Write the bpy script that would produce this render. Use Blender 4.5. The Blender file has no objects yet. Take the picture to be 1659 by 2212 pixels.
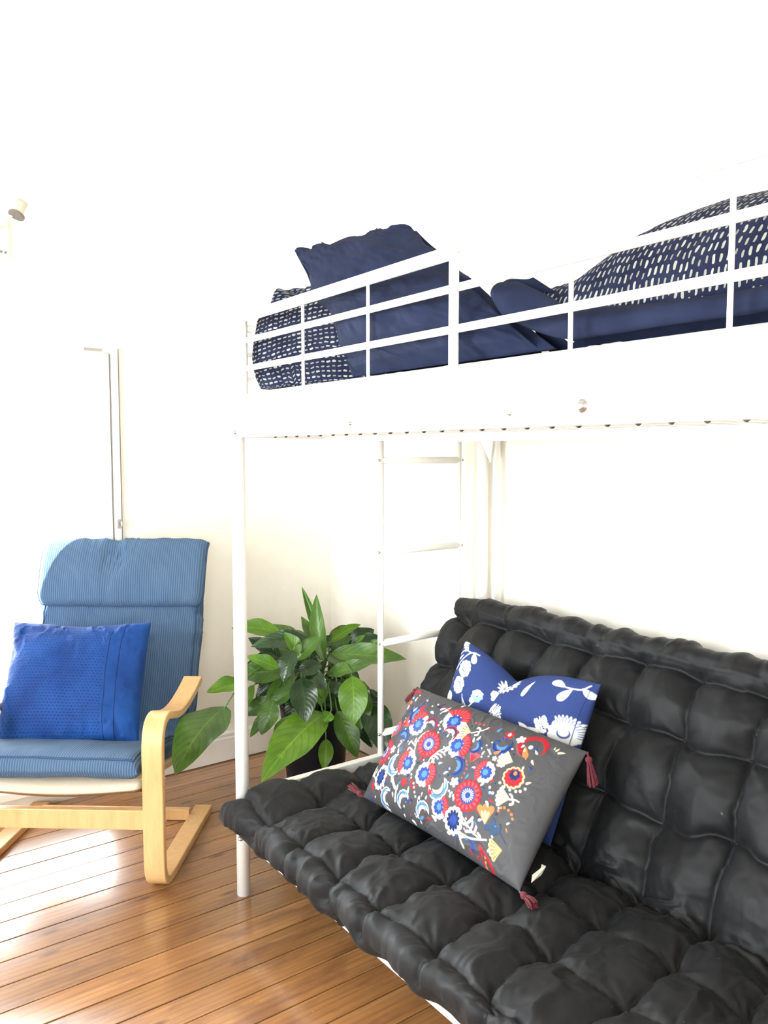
import bpy, bmesh, math, random
import numpy as np
from mathutils import Vector, Matrix

scene = bpy.context.scene
COL = scene.collection
random.seed(5)
V3 = lambda *a: np.array(a, float)

# ---------------------------------------------------------------- camera, light, exposure
cam_d = bpy.data.cameras.new('camera')
cam = bpy.data.objects.new('camera', cam_d)
COL.objects.link(cam)
cam.location = (0, 0, 1.30)
cam.rotation_euler = (math.radians(90) - math.atan(126 / 1720), 0, math.radians(-36.2))
cam_d.sensor_fit = 'VERTICAL'
cam_d.sensor_height = 32.0
cam_d.lens = 32.0 * 1720 / 2212
cam_d.clip_start = 0.02
scene.camera = cam

world = bpy.data.worlds.new('overcast_sky')
scene.world = world
world.use_nodes = True
bg = world.node_tree.nodes['Background']
bg.inputs['Color'].default_value = (0.93, 0.97, 1.0, 1)
bg.inputs['Strength'].default_value = 29.0

scene.view_settings.view_transform = 'Standard'
scene.view_settings.look = 'None'
scene.view_settings.gamma = 1.0
scene.view_settings.use_curve_mapping = False
scene.view_settings.exposure = 0.0
scene.cycles.use_denoising = True
scene.cycles.max_bounces = 10
scene.cycles.diffuse_bounces = 8
scene.cycles.sample_clamp_indirect = 12

# ---------------------------------------------------------------- noise
def _hash(ix, iy, iz):
    n = (ix * 374761393 + iy * 668265263 + iz * 2147483647 * 0 + iz * 1274126177) & 0xFFFFFFFF
    n = ((n ^ (n >> 13)) * 1274126177) & 0xFFFFFFFF
    n = (n ^ (n >> 16)) & 0xFFFFFF
    return n / float(0xFFFFFF) * 2 - 1

def noise(x, y, z=0.0):
    x, y, z = np.broadcast_arrays(np.asarray(x, float), np.asarray(y, float), np.asarray(z, float))
    xi, yi, zi = np.floor(x).astype(np.int64), np.floor(y).astype(np.int64), np.floor(z).astype(np.int64)
    fx, fy, fz = x - xi, y - yi, z - zi
    s = lambda t: t * t * t * (t * (t * 6 - 15) + 10)
    ux, uy, uz = s(fx), s(fy), s(fz)
    r = 0
    for dx in (0, 1):
        for dy in (0, 1):
            w2 = (ux if dx else 1 - ux) * (uy if dy else 1 - uy)
            for dz in (0, 1):
                r = r + w2 * (uz if dz else 1 - uz) * _hash(xi + dx, yi + dy, zi + dz)
    return r

def fbm(x, y, z=0.0, oct=3):
    r, a, f = 0, 1.0, 1.0
    for i in range(oct):
        r = r + a * noise(x * f + 17.3 * i, y * f - 9.1 * i, np.asarray(z) + 5.7 * i)
        a *= 0.5
        f *= 2.03
    return r

def ridge(x, y, z=0.0, oct=2):
    r, a, f = 0, 1.0, 1.0
    for i in range(oct):
        r = r + a * (1 - np.abs(noise(x * f + 31.7 * i, y * f + 3.3 * i, np.asarray(z) + 2.2 * i)) * 2)
        a *= 0.5
        f *= 2.1
    return r

# ---------------------------------------------------------------- materials
def new_mat(name):
    m = bpy.data.materials.new(name)
    m.use_nodes = True
    nt = m.node_tree
    return m, nt, nt.nodes['Principled BSDF']

def N(nt, typ, **kw):
    n = nt.nodes.new(typ)
    for k, v in kw.items():
        setattr(n, k, v)
    return n

def setin(nt, sock, v):
    if isinstance(v, bpy.types.NodeSocket):
        nt.links.new(v, sock)
    else:
        sock.default_value = v

def M2(nt, op, a, b=0.0, c=0.0):
    n = N(nt, 'ShaderNodeMath', operation=op)
    setin(nt, n.inputs[0], a)
    setin(nt, n.inputs[1], b)
    if len(n.inputs) > 2:
        setin(nt, n.inputs[2], c)
    return n.outputs[0]

def mixc(nt, fac, a, b, blend='MIX'):
    n = N(nt, 'ShaderNodeMix', data_type='RGBA', blend_type=blend)
    setin(nt, n.inputs[0], fac)
    setin(nt, n.inputs[6], a if isinstance(a, bpy.types.NodeSocket) else (*a[:3], 1))
    setin(nt, n.inputs[7], b if isinstance(b, bpy.types.NodeSocket) else (*b[:3], 1))
    return n.outputs[2]

def noise_tex(nt, scale, detail=3, vec=None, rough=0.5, dist=0.0):
    n = N(nt, 'ShaderNodeTexNoise')
    n.inputs['Scale'].default_value = scale
    n.inputs['Detail'].default_value = detail
    n.inputs['Roughness'].default_value = rough
    n.inputs['Distortion'].default_value = dist
    if vec is None:
        vec = N(nt, 'ShaderNodeTexCoord').outputs['Object']
    nt.links.new(vec, n.inputs['Vector'])
    return n.outputs['Fac']

def ramp(nt, fac, stops):
    n = N(nt, 'ShaderNodeValToRGB')
    el = n.color_ramp.elements
    while len(el) < len(stops):
        el.new(0.5)
    for e, (p, c) in zip(el, stops):
        e.position = p
        e.color = (*c[:3], 1) if hasattr(c, '__len__') else (c, c, c, 1)
    nt.links.new(fac, n.inputs['Fac'])
    return n.outputs['Color']

def bump(nt, bsdf, height, strength=0.3, dist=0.002):
    b = N(nt, 'ShaderNodeBump')
    b.inputs['Strength'].default_value = strength
    b.inputs['Distance'].default_value = dist
    nt.links.new(height, b.inputs['Height'])
    nt.links.new(b.outputs['Normal'], bsdf.inputs['Normal'])

def plain(name, col, rough=0.5, metal=0.0, var=0.06, bscale=60, bstr=0.08, sheen=0.0, spec=0.5):
    m, nt, b = new_mat(name)
    f = noise_tex(nt, bscale)
    lo = tuple(c * (1 - var) for c in col)
    hi = tuple(min(1, c * (1 + var)) for c in col)
    nt.links.new(ramp(nt, f, [(0.3, lo), (0.7, hi)]), b.inputs['Base Color'])
    b.inputs['Roughness'].default_value = rough
    b.inputs['Metallic'].default_value = metal
    b.inputs['Specular IOR Level'].default_value = spec
    if sheen:
        b.inputs['Sheen Weight'].default_value = sheen
        b.inputs['Sheen Roughness'].default_value = 0.4
    if bstr:
        bump(nt, b, f, bstr, 0.001)
    return m

def uvxy(nt):
    uv = N(nt, 'ShaderNodeUVMap')
    s = N(nt, 'ShaderNodeSeparateXYZ')
    nt.links.new(uv.outputs['UV'], s.inputs[0])
    return uv.outputs['UV'], s.outputs[0], s.outputs[1]

MAT = {}
MAT['wall'] = plain('white_plaster', (0.86, 0.832, 0.755), 0.8, var=0.02, bscale=14, bstr=0.05)
MAT['trim'] = plain('white_gloss_trim', (0.86, 0.83, 0.78), 0.4, var=0.02, bscale=20, bstr=0.04)
MAT['ceiling'] = plain('ceiling_white', (0.88, 0.87, 0.84), 0.85, var=0.01, bstr=0.03)
MAT['metal'] = plain('white_enamelled_metal', (0.86, 0.84, 0.80), 0.35, var=0.02, bscale=40, bstr=0.02)
MAT['steel'] = plain('zinc_bolt', (0.45, 0.44, 0.42), 0.35, metal=0.9, var=0.1)
MAT['frame'] = plain('white_window_lacquer', (0.84, 0.83, 0.80), 0.35, var=0.02, bstr=0.02)
MAT['dark'] = plain('dark_gap', (0.02, 0.013, 0.008), 0.9)
MAT['mattress'] = plain('cream_mattress_ticking', (0.82, 0.80, 0.74), 0.9, var=0.05, bscale=220, bstr=0.4, sheen=0.2)
MAT['pot'] = plain('charcoal_pot', (0.011, 0.0125, 0.017), 0.45, spec=0.2, var=0.15, bscale=30)
MAT['soil'] = plain('potting_soil', (0.02, 0.014, 0.009), 0.95, var=0.5, bscale=90, bstr=0.8)
MAT['navy'] = plain('navy_cotton', (0.0125, 0.0175, 0.043), 0.85, var=0.14, bscale=26, bstr=0.12, spec=0.12)
MAT['tassel'] = plain('red_tassel_thread', (0.115, 0.006, 0.015), 0.8, var=0.3, bscale=300, bstr=0.4, sheen=0.2)
MAT['sling'] = plain('pale_canvas_sling', (0.66, 0.55, 0.42), 0.85, var=0.05, bscale=200, bstr=0.3)
MAT['label'] = plain('white_fabric_label', (0.50, 0.47, 0.36), 0.8, var=0.03)
MAT['piping'] = plain('dark_blue_piping', (0.03, 0.065, 0.14), 0.9, var=0.15, bscale=200)
MAT['clip'] = plain('dark_slat_gap_shade', (0.05, 0.05, 0.045), 0.5)  # dark tone of the shaded notches between slat ends
MAT['seal_shade_strip'] = plain('grey_seal_and_shade', (0.24, 0.22, 0.19), 0.7)  # sash gasket, and the painted shadow line beside the window frame
MAT['lamp'] = plain('lamp_white', (0.62, 0.57, 0.49), 0.4, var=0.03)
MAT['lamprim'] = plain('lamp_grey_rim', (0.18, 0.16, 0.14), 0.4, var=0.1)

def glass():
    m = bpy.data.materials.new('window_glass')
    m.use_nodes = True
    nt = m.node_tree
    nt.nodes.clear()
    out = N(nt, 'ShaderNodeOutputMaterial')
    tr = N(nt, 'ShaderNodeBsdfTransparent')
    tr.inputs['Color'].default_value = (0.97, 0.98, 0.98, 1)
    gl = N(nt, 'ShaderNodeBsdfGlossy')
    gl.inputs['Roughness'].default_value = 0.02
    fr = N(nt, 'ShaderNodeFresnel')
    mx = N(nt, 'ShaderNodeMixShader')
    nt.links.new(fr.outputs[0], mx.inputs[0])
    nt.links.new(tr.outputs[0], mx.inputs[1])
    nt.links.new(gl.outputs[0], mx.inputs[2])
    nt.links.new(mx.outputs[0], out.inputs[0])
    return m
MAT['glass'] = glass()

def wood_floor():
    m, nt, b = new_mat('oiled_pine_boards')
    tc = N(nt, 'ShaderNodeTexCoord')
    oi = N(nt, 'ShaderNodeObjectInfo')
    off = N(nt, 'ShaderNodeCombineXYZ')
    nt.links.new(M2(nt, 'MULTIPLY', oi.outputs['Random'], 37.0), off.inputs[0])
    nt.links.new(M2(nt, 'MULTIPLY', oi.outputs['Random'], 11.0), off.inputs[2])
    add = N(nt, 'ShaderNodeVectorMath', operation='ADD')
    nt.links.new(tc.outputs['Object'], add.inputs[0])
    nt.links.new(off.outputs[0], add.inputs[1])
    def mapped(sx, sy, sz):
        mp = N(nt, 'ShaderNodeMapping')
        mp.inputs['Scale'].default_value = (sx, sy, sz)
        nt.links.new(add.outputs[0], mp.inputs['Vector'])
        return mp.outputs[0]
    g1 = noise_tex(nt, 1.0, 5, mapped(2.2, 26, 26), 0.6, 1.2)
    g2 = noise_tex(nt, 1.0, 4, mapped(7, 130, 130), 0.6, 0.4)
    wv = N(nt, 'ShaderNodeTexWave', wave_type='BANDS', bands_direction='Y')
    wv.inputs['Scale'].default_value = 1.0
    wv.inputs['Distortion'].default_value = 9
    wv.inputs['Detail'].default_value = 3
    wv.inputs['Detail Scale'].default_value = 0.5
    nt.links.new(mapped(1.1, 17, 17), wv.inputs['Vector'])
    c = ramp(nt, g1, [(0.22, (0.25, 0.102, 0.031)), (0.5, (0.36, 0.168, 0.058)), (0.78, (0.47, 0.24, 0.090))])
    c = mixc(nt, M2(nt, 'MULTIPLY', ramp(nt, wv.outputs['Fac'], [(0.55, 0.0), (0.95, 1.0)]), 0.40), c, (0.21, 0.078, 0.024))
    c = mixc(nt, M2(nt, 'MULTIPLY', ramp(nt, g2, [(0.45, 0.0), (0.75, 1.0)]), 0.35), c, (0.22, 0.085, 0.028))
    # knots
    vo = N(nt, 'ShaderNodeTexVoronoi', voronoi_dimensions='2D')
    vo.inputs['Scale'].default_value = 1.0
    nt.links.new(mapped(2.0, 6.5, 0.0), vo.inputs['Vector'])
    kn = ramp(nt, vo.outputs['Distance'], [(0.022, 1.0), (0.075, 0.0)])
    c = mixc(nt, M2(nt, 'MULTIPLY', kn, 0.8), c, (0.07, 0.022, 0.008))
    # worn stains and scuffs
    st = noise_tex(nt, 1.0, 5, mapped(5, 14, 1), 0.65)
    c = mixc(nt, M2(nt, 'MULTIPLY', ramp(nt, st, [(0.50, 0.0), (0.64, 1.0)]), 0.6), c, (0.16, 0.064, 0.030))
    sc = noise_tex(nt, 90, 2, add.outputs[0])
    c = mixc(nt, M2(nt, 'MULTIPLY', ramp(nt, sc, [(0.72, 0.0), (0.80, 1.0)]), 0.35), c, (0.62, 0.50, 0.38))
    hs = N(nt, 'ShaderNodeHueSaturation')
    hs.inputs['Saturation'].default_value = 1.0
    nt.links.new(M2(nt, 'MULTIPLY_ADD', oi.outputs['Random'], 0.42, 0.76), hs.inputs['Value'])
    nt.links.new(c, hs.inputs['Color'])
    nt.links.new(hs.outputs[0], b.inputs['Base Color'])
    nt.links.new(M2(nt, 'MULTIPLY_ADD', st, 0.25, 0.20), b.inputs['Roughness'])
    b.inputs['Coat Weight'].default_value = 0.9
    b.inputs['Coat Roughness'].default_value = 0.18
    b.inputs['Coat IOR'].default_value = 1.6
    bump(nt, b, g2, 0.12, 0.0015)
    return m
MAT['floor'] = wood_floor()

def birch():
    m, nt, b = new_mat('birch_veneer')
    tc = N(nt, 'ShaderNodeTexCoord')
    mp = N(nt, 'ShaderNodeMapping')
    mp.inputs['Scale'].default_value = (8, 8, 1.2)
    nt.links.new(tc.outputs['Object'], mp.inputs['Vector'])
    g = noise_tex(nt, 6, 4, mp.outputs[0], 0.6, 0.5)
    f = noise_tex(nt, 55, 2, mp.outputs[0])
    c = ramp(nt, g, [(0.25, (0.58, 0.33, 0.135)), (0.75, (0.70, 0.44, 0.20))])
    c = mixc(nt, M2(nt, 'MULTIPLY', ramp(nt, f, [(0.62, 0.0), (0.72, 1.0)]), 0.3), c, (0.45, 0.23, 0.09))
    nt.links.new(c, b.inputs['Base Color'])
    b.inputs['Roughness'].default_value = 0.38
    bump(nt, b, g, 0.04, 0.001)
    return m
MAT['birch'] = birch()

def futon_cloth():
    m, nt, b = new_mat('black_cotton_futon')
    uv, u, v = uvxy(nt)
    f = noise_tex(nt, 5, 4)
    w = N(nt, 'ShaderNodeTexNoise')
    w.inputs['Scale'].default_value = 900
    nt.links.new(uv, w.inputs['Vector'])
    c = ramp(nt, f, [(0.3, (0.0048, 0.0050, 0.0060)), (0.7, (0.0082, 0.0083, 0.0094))])
    li = noise_tex(nt, 75, 1)
    c = mixc(nt, ramp(nt, li, [(0.80, 0.0), (0.83, 0.25)]), c, (0.3, 0.3, 0.3))
    nt.links.new(c, b.inputs['Base Color'])
    b.inputs['Roughness'].default_value = 0.6
    b.inputs['Specular IOR Level'].default_value = 0.30
    b.inputs['Sheen Weight'].default_value = 0.02
    b.inputs['Sheen Roughness'].default_value = 0.45
    bump(nt, b, w.outputs['Fac'], 0.12, 0.0006)
    return m
MAT['futon'] = futon_cloth()

def corduroy():
    m, nt, b = new_mat('blue_ribbed_cotton')
    uv, u, v = uvxy(nt)
    s = M2(nt, 'SINE', M2(nt, 'MULTIPLY', u, 2 * math.pi / 0.0082))
    f = noise_tex(nt, 9, 3)
    fine = noise_tex(nt, 350, 2)
    k = M2(nt, 'MULTIPLY_ADD', s, 0.5, 0.5)
    c = mixc(nt, k, (0.046, 0.090, 0.165), (0.110, 0.180, 0.285))
    c = mixc(nt, M2(nt, 'MULTIPLY', ramp(nt, f, [(0.4, 0.0), (0.8, 1.0)]), 0.35), c, (0.12, 0.19, 0.29))
    c = mixc(nt, M2(nt, 'MULTIPLY', fine, 0.3), c, (0.03, 0.062, 0.12))
    nt.links.new(c, b.inputs['Base Color'])
    b.inputs['Roughness'].default_value = 0.9
    b.inputs['Sheen Weight'].default_value = 0.03
    b.inputs['Specular IOR Level'].default_value = 0.15
    bump(nt, b, k, 0.5, 0.0012)
    return m
MAT['corduroy'] = corduroy()

def blue_cushion():
    m, nt, b = new_mat('cobalt_embossed_cotton')
    uv, u, v = uvxy(nt)
    P = 0.0125
    row = M2(nt, 'FLOOR', M2(nt, 'DIVIDE', v, P * 0.8))
    uu = M2(nt, 'ADD', M2(nt, 'DIVIDE', u, P), M2(nt, 'MULTIPLY', row, 0.5))
    fu = M2(nt, 'SUBTRACT', M2(nt, 'FRACT', uu), 0.5)
    fv = M2(nt, 'MULTIPLY', M2(nt, 'SUBTRACT', M2(nt, 'FRACT', M2(nt, 'DIVIDE', v, P * 0.8)), 0.5), 1.4)
    d = M2(nt, 'SQRT', M2(nt, 'ADD', M2(nt, 'MULTIPLY', fu, fu), M2(nt, 'MULTIPLY', fv, fv)))
    dot = ramp(nt, d, [(0.14, 1.0), (0.30, 0.0)])
    # plain hem band beyond the embossed field
    inside = M2(nt, 'LESS_THAN', u, 0.355)
    dot = M2(nt, 'MULTIPLY', dot, inside)
    f = noise_tex(nt, 7, 3)
    c = ramp(nt, f, [(0.3, (0.003, 0.029, 0.150)), (0.7, (0.008, 0.062, 0.255))])
    c = mixc(nt, M2(nt, 'MULTIPLY', dot, 0.6), c, (0.002, 0.011, 0.085))
    for pos in (0.362, 0.398):
        ln = M2(nt, 'LESS_THAN', M2(nt, 'ABSOLUTE', M2(nt, 'SUBTRACT', u, pos)), 0.0011)
        c = mixc(nt, ln, c, (0.002, 0.008, 0.05))
    nt.links.new(c, b.inputs['Base Color'])
    b.inputs['Roughness'].default_value = 0.7
    b.inputs['Sheen Weight'].default_value = 0.04
    b.inputs['Specular IOR Level'].default_value = 0.22
    b.inputs['Sheen Roughness'].default_value = 0.3
    bump(nt, b, M2(nt, 'SUBTRACT', 1.0, dot), 0.5, 0.0018)
    return m
MAT['cobalt'] = blue_cushion()

def dashes():
    m, nt, b = new_mat('navy_dash_print_cotton')
    uv, u, v = uvxy(nt)
    wob = N(nt, 'ShaderNodeTexNoise')
    wob.inputs['Scale'].default_value = 30
    nt.links.new(uv, wob.inputs['Vector'])
    w1 = M2(nt, 'MULTIPLY', M2(nt, 'SUBTRACT', wob.outputs['Fac'], 0.5), 0.010)
    v2 = M2(nt, 'ADD', v, w1)
    row = M2(nt, 'DIVIDE', v2, 0.0115)
    ri = M2(nt, 'FLOOR', row)
    rh = M2(nt, 'FRACT', M2(nt, 'MULTIPLY', M2(nt, 'SINE', M2(nt, 'MULTIPLY', ri, 12.9898)), 43758.5))
    uu = M2(nt, 'ADD', M2(nt, 'DIVIDE', M2(nt, 'ADD', u, w1), 0.0215), M2(nt, 'MULTIPLY', rh, 0.35))
    ci = M2(nt, 'FLOOR', uu)
    hh = M2(nt, 'FRACT', M2(nt, 'MULTIPLY', M2(nt, 'SINE', M2(nt, 'ADD', M2(nt, 'MULTIPLY', ci, 78.233), M2(nt, 'MULTIPLY', ri, 37.7))), 43758.5))
    fu = M2(nt, 'ABSOLUTE', M2(nt, 'SUBTRACT', M2(nt, 'FRACT', uu), 0.5))
    fv = M2(nt, 'ABSOLUTE', M2(nt, 'SUBTRACT', M2(nt, 'FRACT', row), 0.5))
    ex = M2(nt, 'DIVIDE', fu, M2(nt, 'MULTIPLY_ADD', hh, 0.12, 0.27))
    ey = M2(nt, 'DIVIDE', fv, M2(nt, 'MULTIPLY_ADD', hh, 0.08, 0.145))
    e = M2(nt, 'ADD', M2(nt, 'POWER', ex, 4.0), M2(nt, 'POWER', ey, 2.5))
    k = ramp(nt, e, [(0.75, 1.0), (1.0, 0.0)])
    f = noise_tex(nt, 18, 3)
    base = ramp(nt, f, [(0.3, (0.010, 0.013, 0.034)), (0.7, (0.018, 0.021, 0.050))])
    c = mixc(nt, k, base, mixc(nt, hh, (0.20, 0.21, 0.185), (0.36, 0.37, 0.33)))
    nt.links.new(c, b.inputs['Base Color'])
    b.inputs['Roughness'].default_value = 0.9
    b.inputs['Specular IOR Level'].default_value = 0.12
    bump(nt, b, f, 0.15, 0.002)
    return m
MAT['dashes'] = dashes()

def leafmat(name, lo, hi, trans, rough=0.32):
    m, nt, b = new_mat(name)
    uv, u, v = uvxy(nt)     # u in -1..1 across, v 0..1 along
    au = M2(nt, 'ABSOLUTE', u)
    oi = N(nt, 'ShaderNodeObjectInfo')
    ph = M2(nt, 'SUBTRACT', M2(nt, 'MULTIPLY', v, 9.0), M2(nt, 'MULTIPLY', M2(nt, 'POWER', au, 1.3), 2.6))
    s = M2(nt, 'MULTIPLY_ADD', M2(nt, 'SINE', M2(nt, 'MULTIPLY', ph, 2 * math.pi)), 0.5, 0.5)
    n1 = noise_tex(nt, 16, 3)
    c = mixc(nt, ramp(nt, n1, [(0.3, 0.0), (0.7, 1.0)]), lo, hi)
    c = mixc(nt, M2(nt, 'MULTIPLY', ramp(nt, s, [(0.0, 1.0), (0.25, 0.0)]), 0.4), c, tuple(x * 0.55 for x in lo))
    mid = ramp(nt, au, [(0.02, 1.0), (0.06, 0.0)])
    c = mixc(nt, M2(nt, 'MULTIPLY', mid, 0.5), c, tuple(min(1, x * 1.7) for x in hi))
    # pale streaks
    mpv = N(nt, 'ShaderNodeCombineXYZ')
    nt.links.new(M2(nt, 'MULTIPLY', ph, 1.6), mpv.inputs[0])
    nt.links.new(M2(nt, 'MULTIPLY_ADD', au, 2.0, M2(nt, 'MULTIPLY', oi.outputs['Random'], 50.0)), mpv.inputs[1])
    st = noise_tex(nt, 1.0, 2, mpv.outputs[0])
    c = mixc(nt, M2(nt, 'MULTIPLY', ramp(nt, st, [(0.62, 0.0), (0.72, 1.0)]), 0.35), c, tuple(min(1, x * 2.1) for x in hi))
    hs = N(nt, 'ShaderNodeHueSaturation')
    nt.links.new(M2(nt, 'MULTIPLY_ADD', oi.outputs['Random'], 0.5, 0.78), hs.inputs['Value'])
    nt.links.new(c, hs.inputs['Color'])
    nt.links.new(hs.outputs[0], b.inputs['Base Color'])
    b.inputs['Roughness'].default_value = rough
    bump(nt, b, s, 0.16, 0.002)
    tl = N(nt, 'ShaderNodeBsdfTranslucent')
    nt.links.new(mixc(nt, 0.5, hs.outputs[0], (hi[0] * 2.2, hi[1] * 2.0, hi[2])), tl.inputs['Color'])
    mx = N(nt, 'ShaderNodeMixShader')
    mx.inputs[0].default_value = trans
    nt.links.new(b.outputs[0], mx.inputs[1])
    nt.links.new(tl.outputs[0], mx.inputs[2])
    nt.links.new(mx.outputs[0], nt.nodes['Material Output'].inputs[0])
    return m
MAT['leaf0'] = leafmat('green_leaf', (0.037, 0.094, 0.013), (0.085, 0.178, 0.026), 0.22)
MAT['leaf1'] = leafmat('young_bright_leaf', (0.055, 0.150, 0.010), (0.135, 0.275, 0.020), 0.35)
MAT['leaf2'] = leafmat('dark_glossy_leaf', (0.008, 0.028, 0.007), (0.020, 0.055, 0.013), 0.12, 0.26)
MAT['stem'] = plain('leaf_stalk', (0.075, 0.14, 0.03), 0.5, var=0.2)

def painted(name, rough, bscale, bstr, sheen=0.0):
    m, nt, b = new_mat(name)
    at = N(nt, 'ShaderNodeVertexColor', layer_name='print')
    f = noise_tex(nt, bscale, 2)
    c = mixc(nt, M2(nt, 'MULTIPLY', f, 0.18), at.outputs['Color'], (0.01, 0.01, 0.012))
    nt.links.new(c, b.inputs['Base Color'])
    b.inputs['Roughness'].default_value = rough
    b.inputs['Sheen Weight'].default_value = sheen
    b.inputs['Specular IOR Level'].default_value = 0.2
    bump(nt, b, f, bstr, 0.0008)
    return m
MAT['embroidered'] = painted('grey_satin_with_embroidery', 0.5, 420, 0.25)
MAT['floral'] = painted('blue_cotton_with_white_floral_print', 0.85, 260, 0.2)

# ---------------------------------------------------------------- object builders
def fast_mesh(name, verts, quads, mat, uvs=None, smooth=True, colors=None):
    verts = np.asarray(verts, np.float32)
    quads = np.asarray(quads, np.int32)
    k = quads.shape[1]
    me = bpy.data.meshes.new(name)
    me.vertices.add(len(verts))
    me.vertices.foreach_set('co', verts.ravel())
    me.loops.add(quads.size)
    me.loops.foreach_set('vertex_index', quads.ravel())
    me.polygons.add(len(quads))
    me.polygons.foreach_set('loop_start', np.arange(len(quads), dtype=np.int32) * k)
    me.polygons.foreach_set('loop_total', np.full(len(quads), k, np.int32))
    me.polygons.foreach_set('use_smooth', np.full(len(quads), smooth, bool))
    me.update(calc_edges=True)
    if uvs is not None:
        uvl = me.uv_layers.new(name='UVMap')
        uvl.data.foreach_set('uv', np.asarray(uvs, np.float32)[quads.ravel()].ravel())
    if colors is not None:
        ca = me.color_attributes.new('print', 'FLOAT_COLOR', 'POINT')
        c4 = np.ones((len(verts), 4), np.float32)
        c4[:, :3] = colors
        ca.data.foreach_set('color', c4.ravel())
    me.materials.append(mat)
    return me

def link(name, me, parent=None, origin=None):
    """Link a mesh given in world coordinates; a child shares its thing's origin, a thing gets its own."""
    o = bpy.data.objects.new(name, me)
    COL.objects.link(o)
    if parent is not None:
        org = Vector(parent['org'])
        o['org'] = tuple(org)
        o.parent = parent
        me.transform(Matrix.Translation(-org))
    elif origin is not None:
        o.location = origin
        o['org'] = tuple(origin)
        me.transform(Matrix.Translation(-Vector(origin)))
    else:
        o['org'] = (0.0, 0.0, 0.0)
    return o

def thing(name, label, cat, loc, group=None):
    o = bpy.data.objects.new(name, None)
    COL.objects.link(o)
    o.location = loc
    o.empty_display_size = 0.05
    o['org'] = tuple(float(x) for x in loc)
    return tag(o, label, cat, group)

def tag(o, label, cat, group=None):
    o['label'] = label
    o['category'] = cat
    if group:
        o['group'] = group
    return o

class MB:
    """collects pieces into one mesh"""
    def __init__(self):
        self.v, self.f = [], []
    def add(self, v, f):
        n = len(self.v)
        self.v += [tuple(map(float, p)) for p in v]
        self.f += [tuple(i + n for i in q) for q in f]
        return self
    def box(self, lo, hi):
        x0, y0, z0 = lo
        x1, y1, z1 = hi
        return self.add([(x0, y0, z0), (x1, y0, z0), (x1, y1, z0), (x0, y1, z0), (x0, y0, z1), (x1, y0, z1), (x1, y1, z1), (x0, y1, z1)],
                        [(0, 3, 2, 1), (4, 5, 6, 7), (0, 1, 5, 4), (1, 2, 6, 5), (2, 3, 7, 6), (3, 0, 4, 7)])
    def tube(self, pts, r, n=12, rx=None, up=None, square=False, cap=True):
        """sweep a round (or rounded-rectangular) section along a polyline"""
        P = [np.array(p, float) for p in pts]
        m = len(P)
        rr = r if hasattr(r, '__len__') else [r] * m
        T = []
        for i in range(m):
            t = P[min(i + 1, m - 1)] - P[max(i - 1, 0)]
            T.append(t / np.linalg.norm(t))
        if up is None:
            up = np.array([0, 0, 1.0]) if abs(T[0][2]) < 0.9 else np.array([0, 1.0, 0])
        up = np.array(up, float)
        vs = []
        prof = []
        if square:
            c = 0.22
            for (sx, sy) in ((1, 1), (-1, 1), (-1, -1), (1, -1)):
                a, b = (sx, sy * (1 - c)), (sx * (1 - c), sy)
                prof += [a, b] if sx * sy > 0 else [b, a]
        else:
            prof = [(math.cos(2 * math.pi * k / n), math.sin(2 * math.pi * k / n)) for k in range(n)]
        n = len(prof)
        for i in range(m):
            s = np.cross(T[i], up)
            if np.linalg.norm(s) < 1e-6:
                s = np.array([1.0, 0, 0])
            s = s / np.linalg.norm(s)
            u = np.cross(s, T[i])
            if not square:
                up = u
            a = rx if rx is not None else rr[i]
            for (ca, sa) in prof:
                vs.append(P[i] + s * a * ca + u * rr[i] * sa)
        fs = []
        for i in range(m - 1):
            for k in range(n):
                a, b = i * n + k, i * n + (k + 1) % n
                fs.append((a, b, b + n, a + n))
        if cap:
            fs.append(tuple(range(n - 1, -1, -1)))
            fs.append(tuple(range((m - 1) * n, m * n)))
        return self.add(vs, fs)
    def lathe(self, c, prof, n=32, axis=(0, 0, 1)):
        ax = np.array(axis, float)
        ax /= np.linalg.norm(ax)
        a = np.cross(ax, [0, 0, 1.0] if abs(ax[2]) < 0.9 else [1.0, 0, 0])
        a /= np.linalg.norm(a)
        b = np.cross(ax, a)
        c = np.array(c, float)
        vs, fs = [], []
        for (r, h) in prof:
            for k in range(n):
                t = 2 * math.pi * k / n
                vs.append(c + ax * h + (a * math.cos(t) + b * math.sin(t)) * r)
        m = len(prof)
        for i in range(m - 1):
            for k in range(n):
                p, q = i * n + k, i * n + (k + 1) % n
                fs.append((p, q, q + n, p + n))
        fs.append(tuple(range(n - 1, -1, -1)))
        fs.append(tuple(range((m - 1) * n, m * n)))
        return self.add(vs, fs)
    def build(self, name, mat, parent=None, smooth=False, origin=None, bevel=0.0, auto=None):
        me = bpy.data.meshes.new(name)
        me.from_pydata(self.v, [], self.f)
        me.materials.append(mat)
        if bevel:
            bm = bmesh.new()
            bm.from_mesh(me)
            bmesh.ops.bevel(bm, geom=bm.edges[:], offset=bevel, segments=2, affect='EDGES', profile=0.6)
            bm.to_mesh(me)
            bm.free()
        if smooth:
            for p in me.polygons:
                p.use_smooth = len(p.vertices) <= 4
        me.update()
        return link(name, me, parent, origin)

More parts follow.
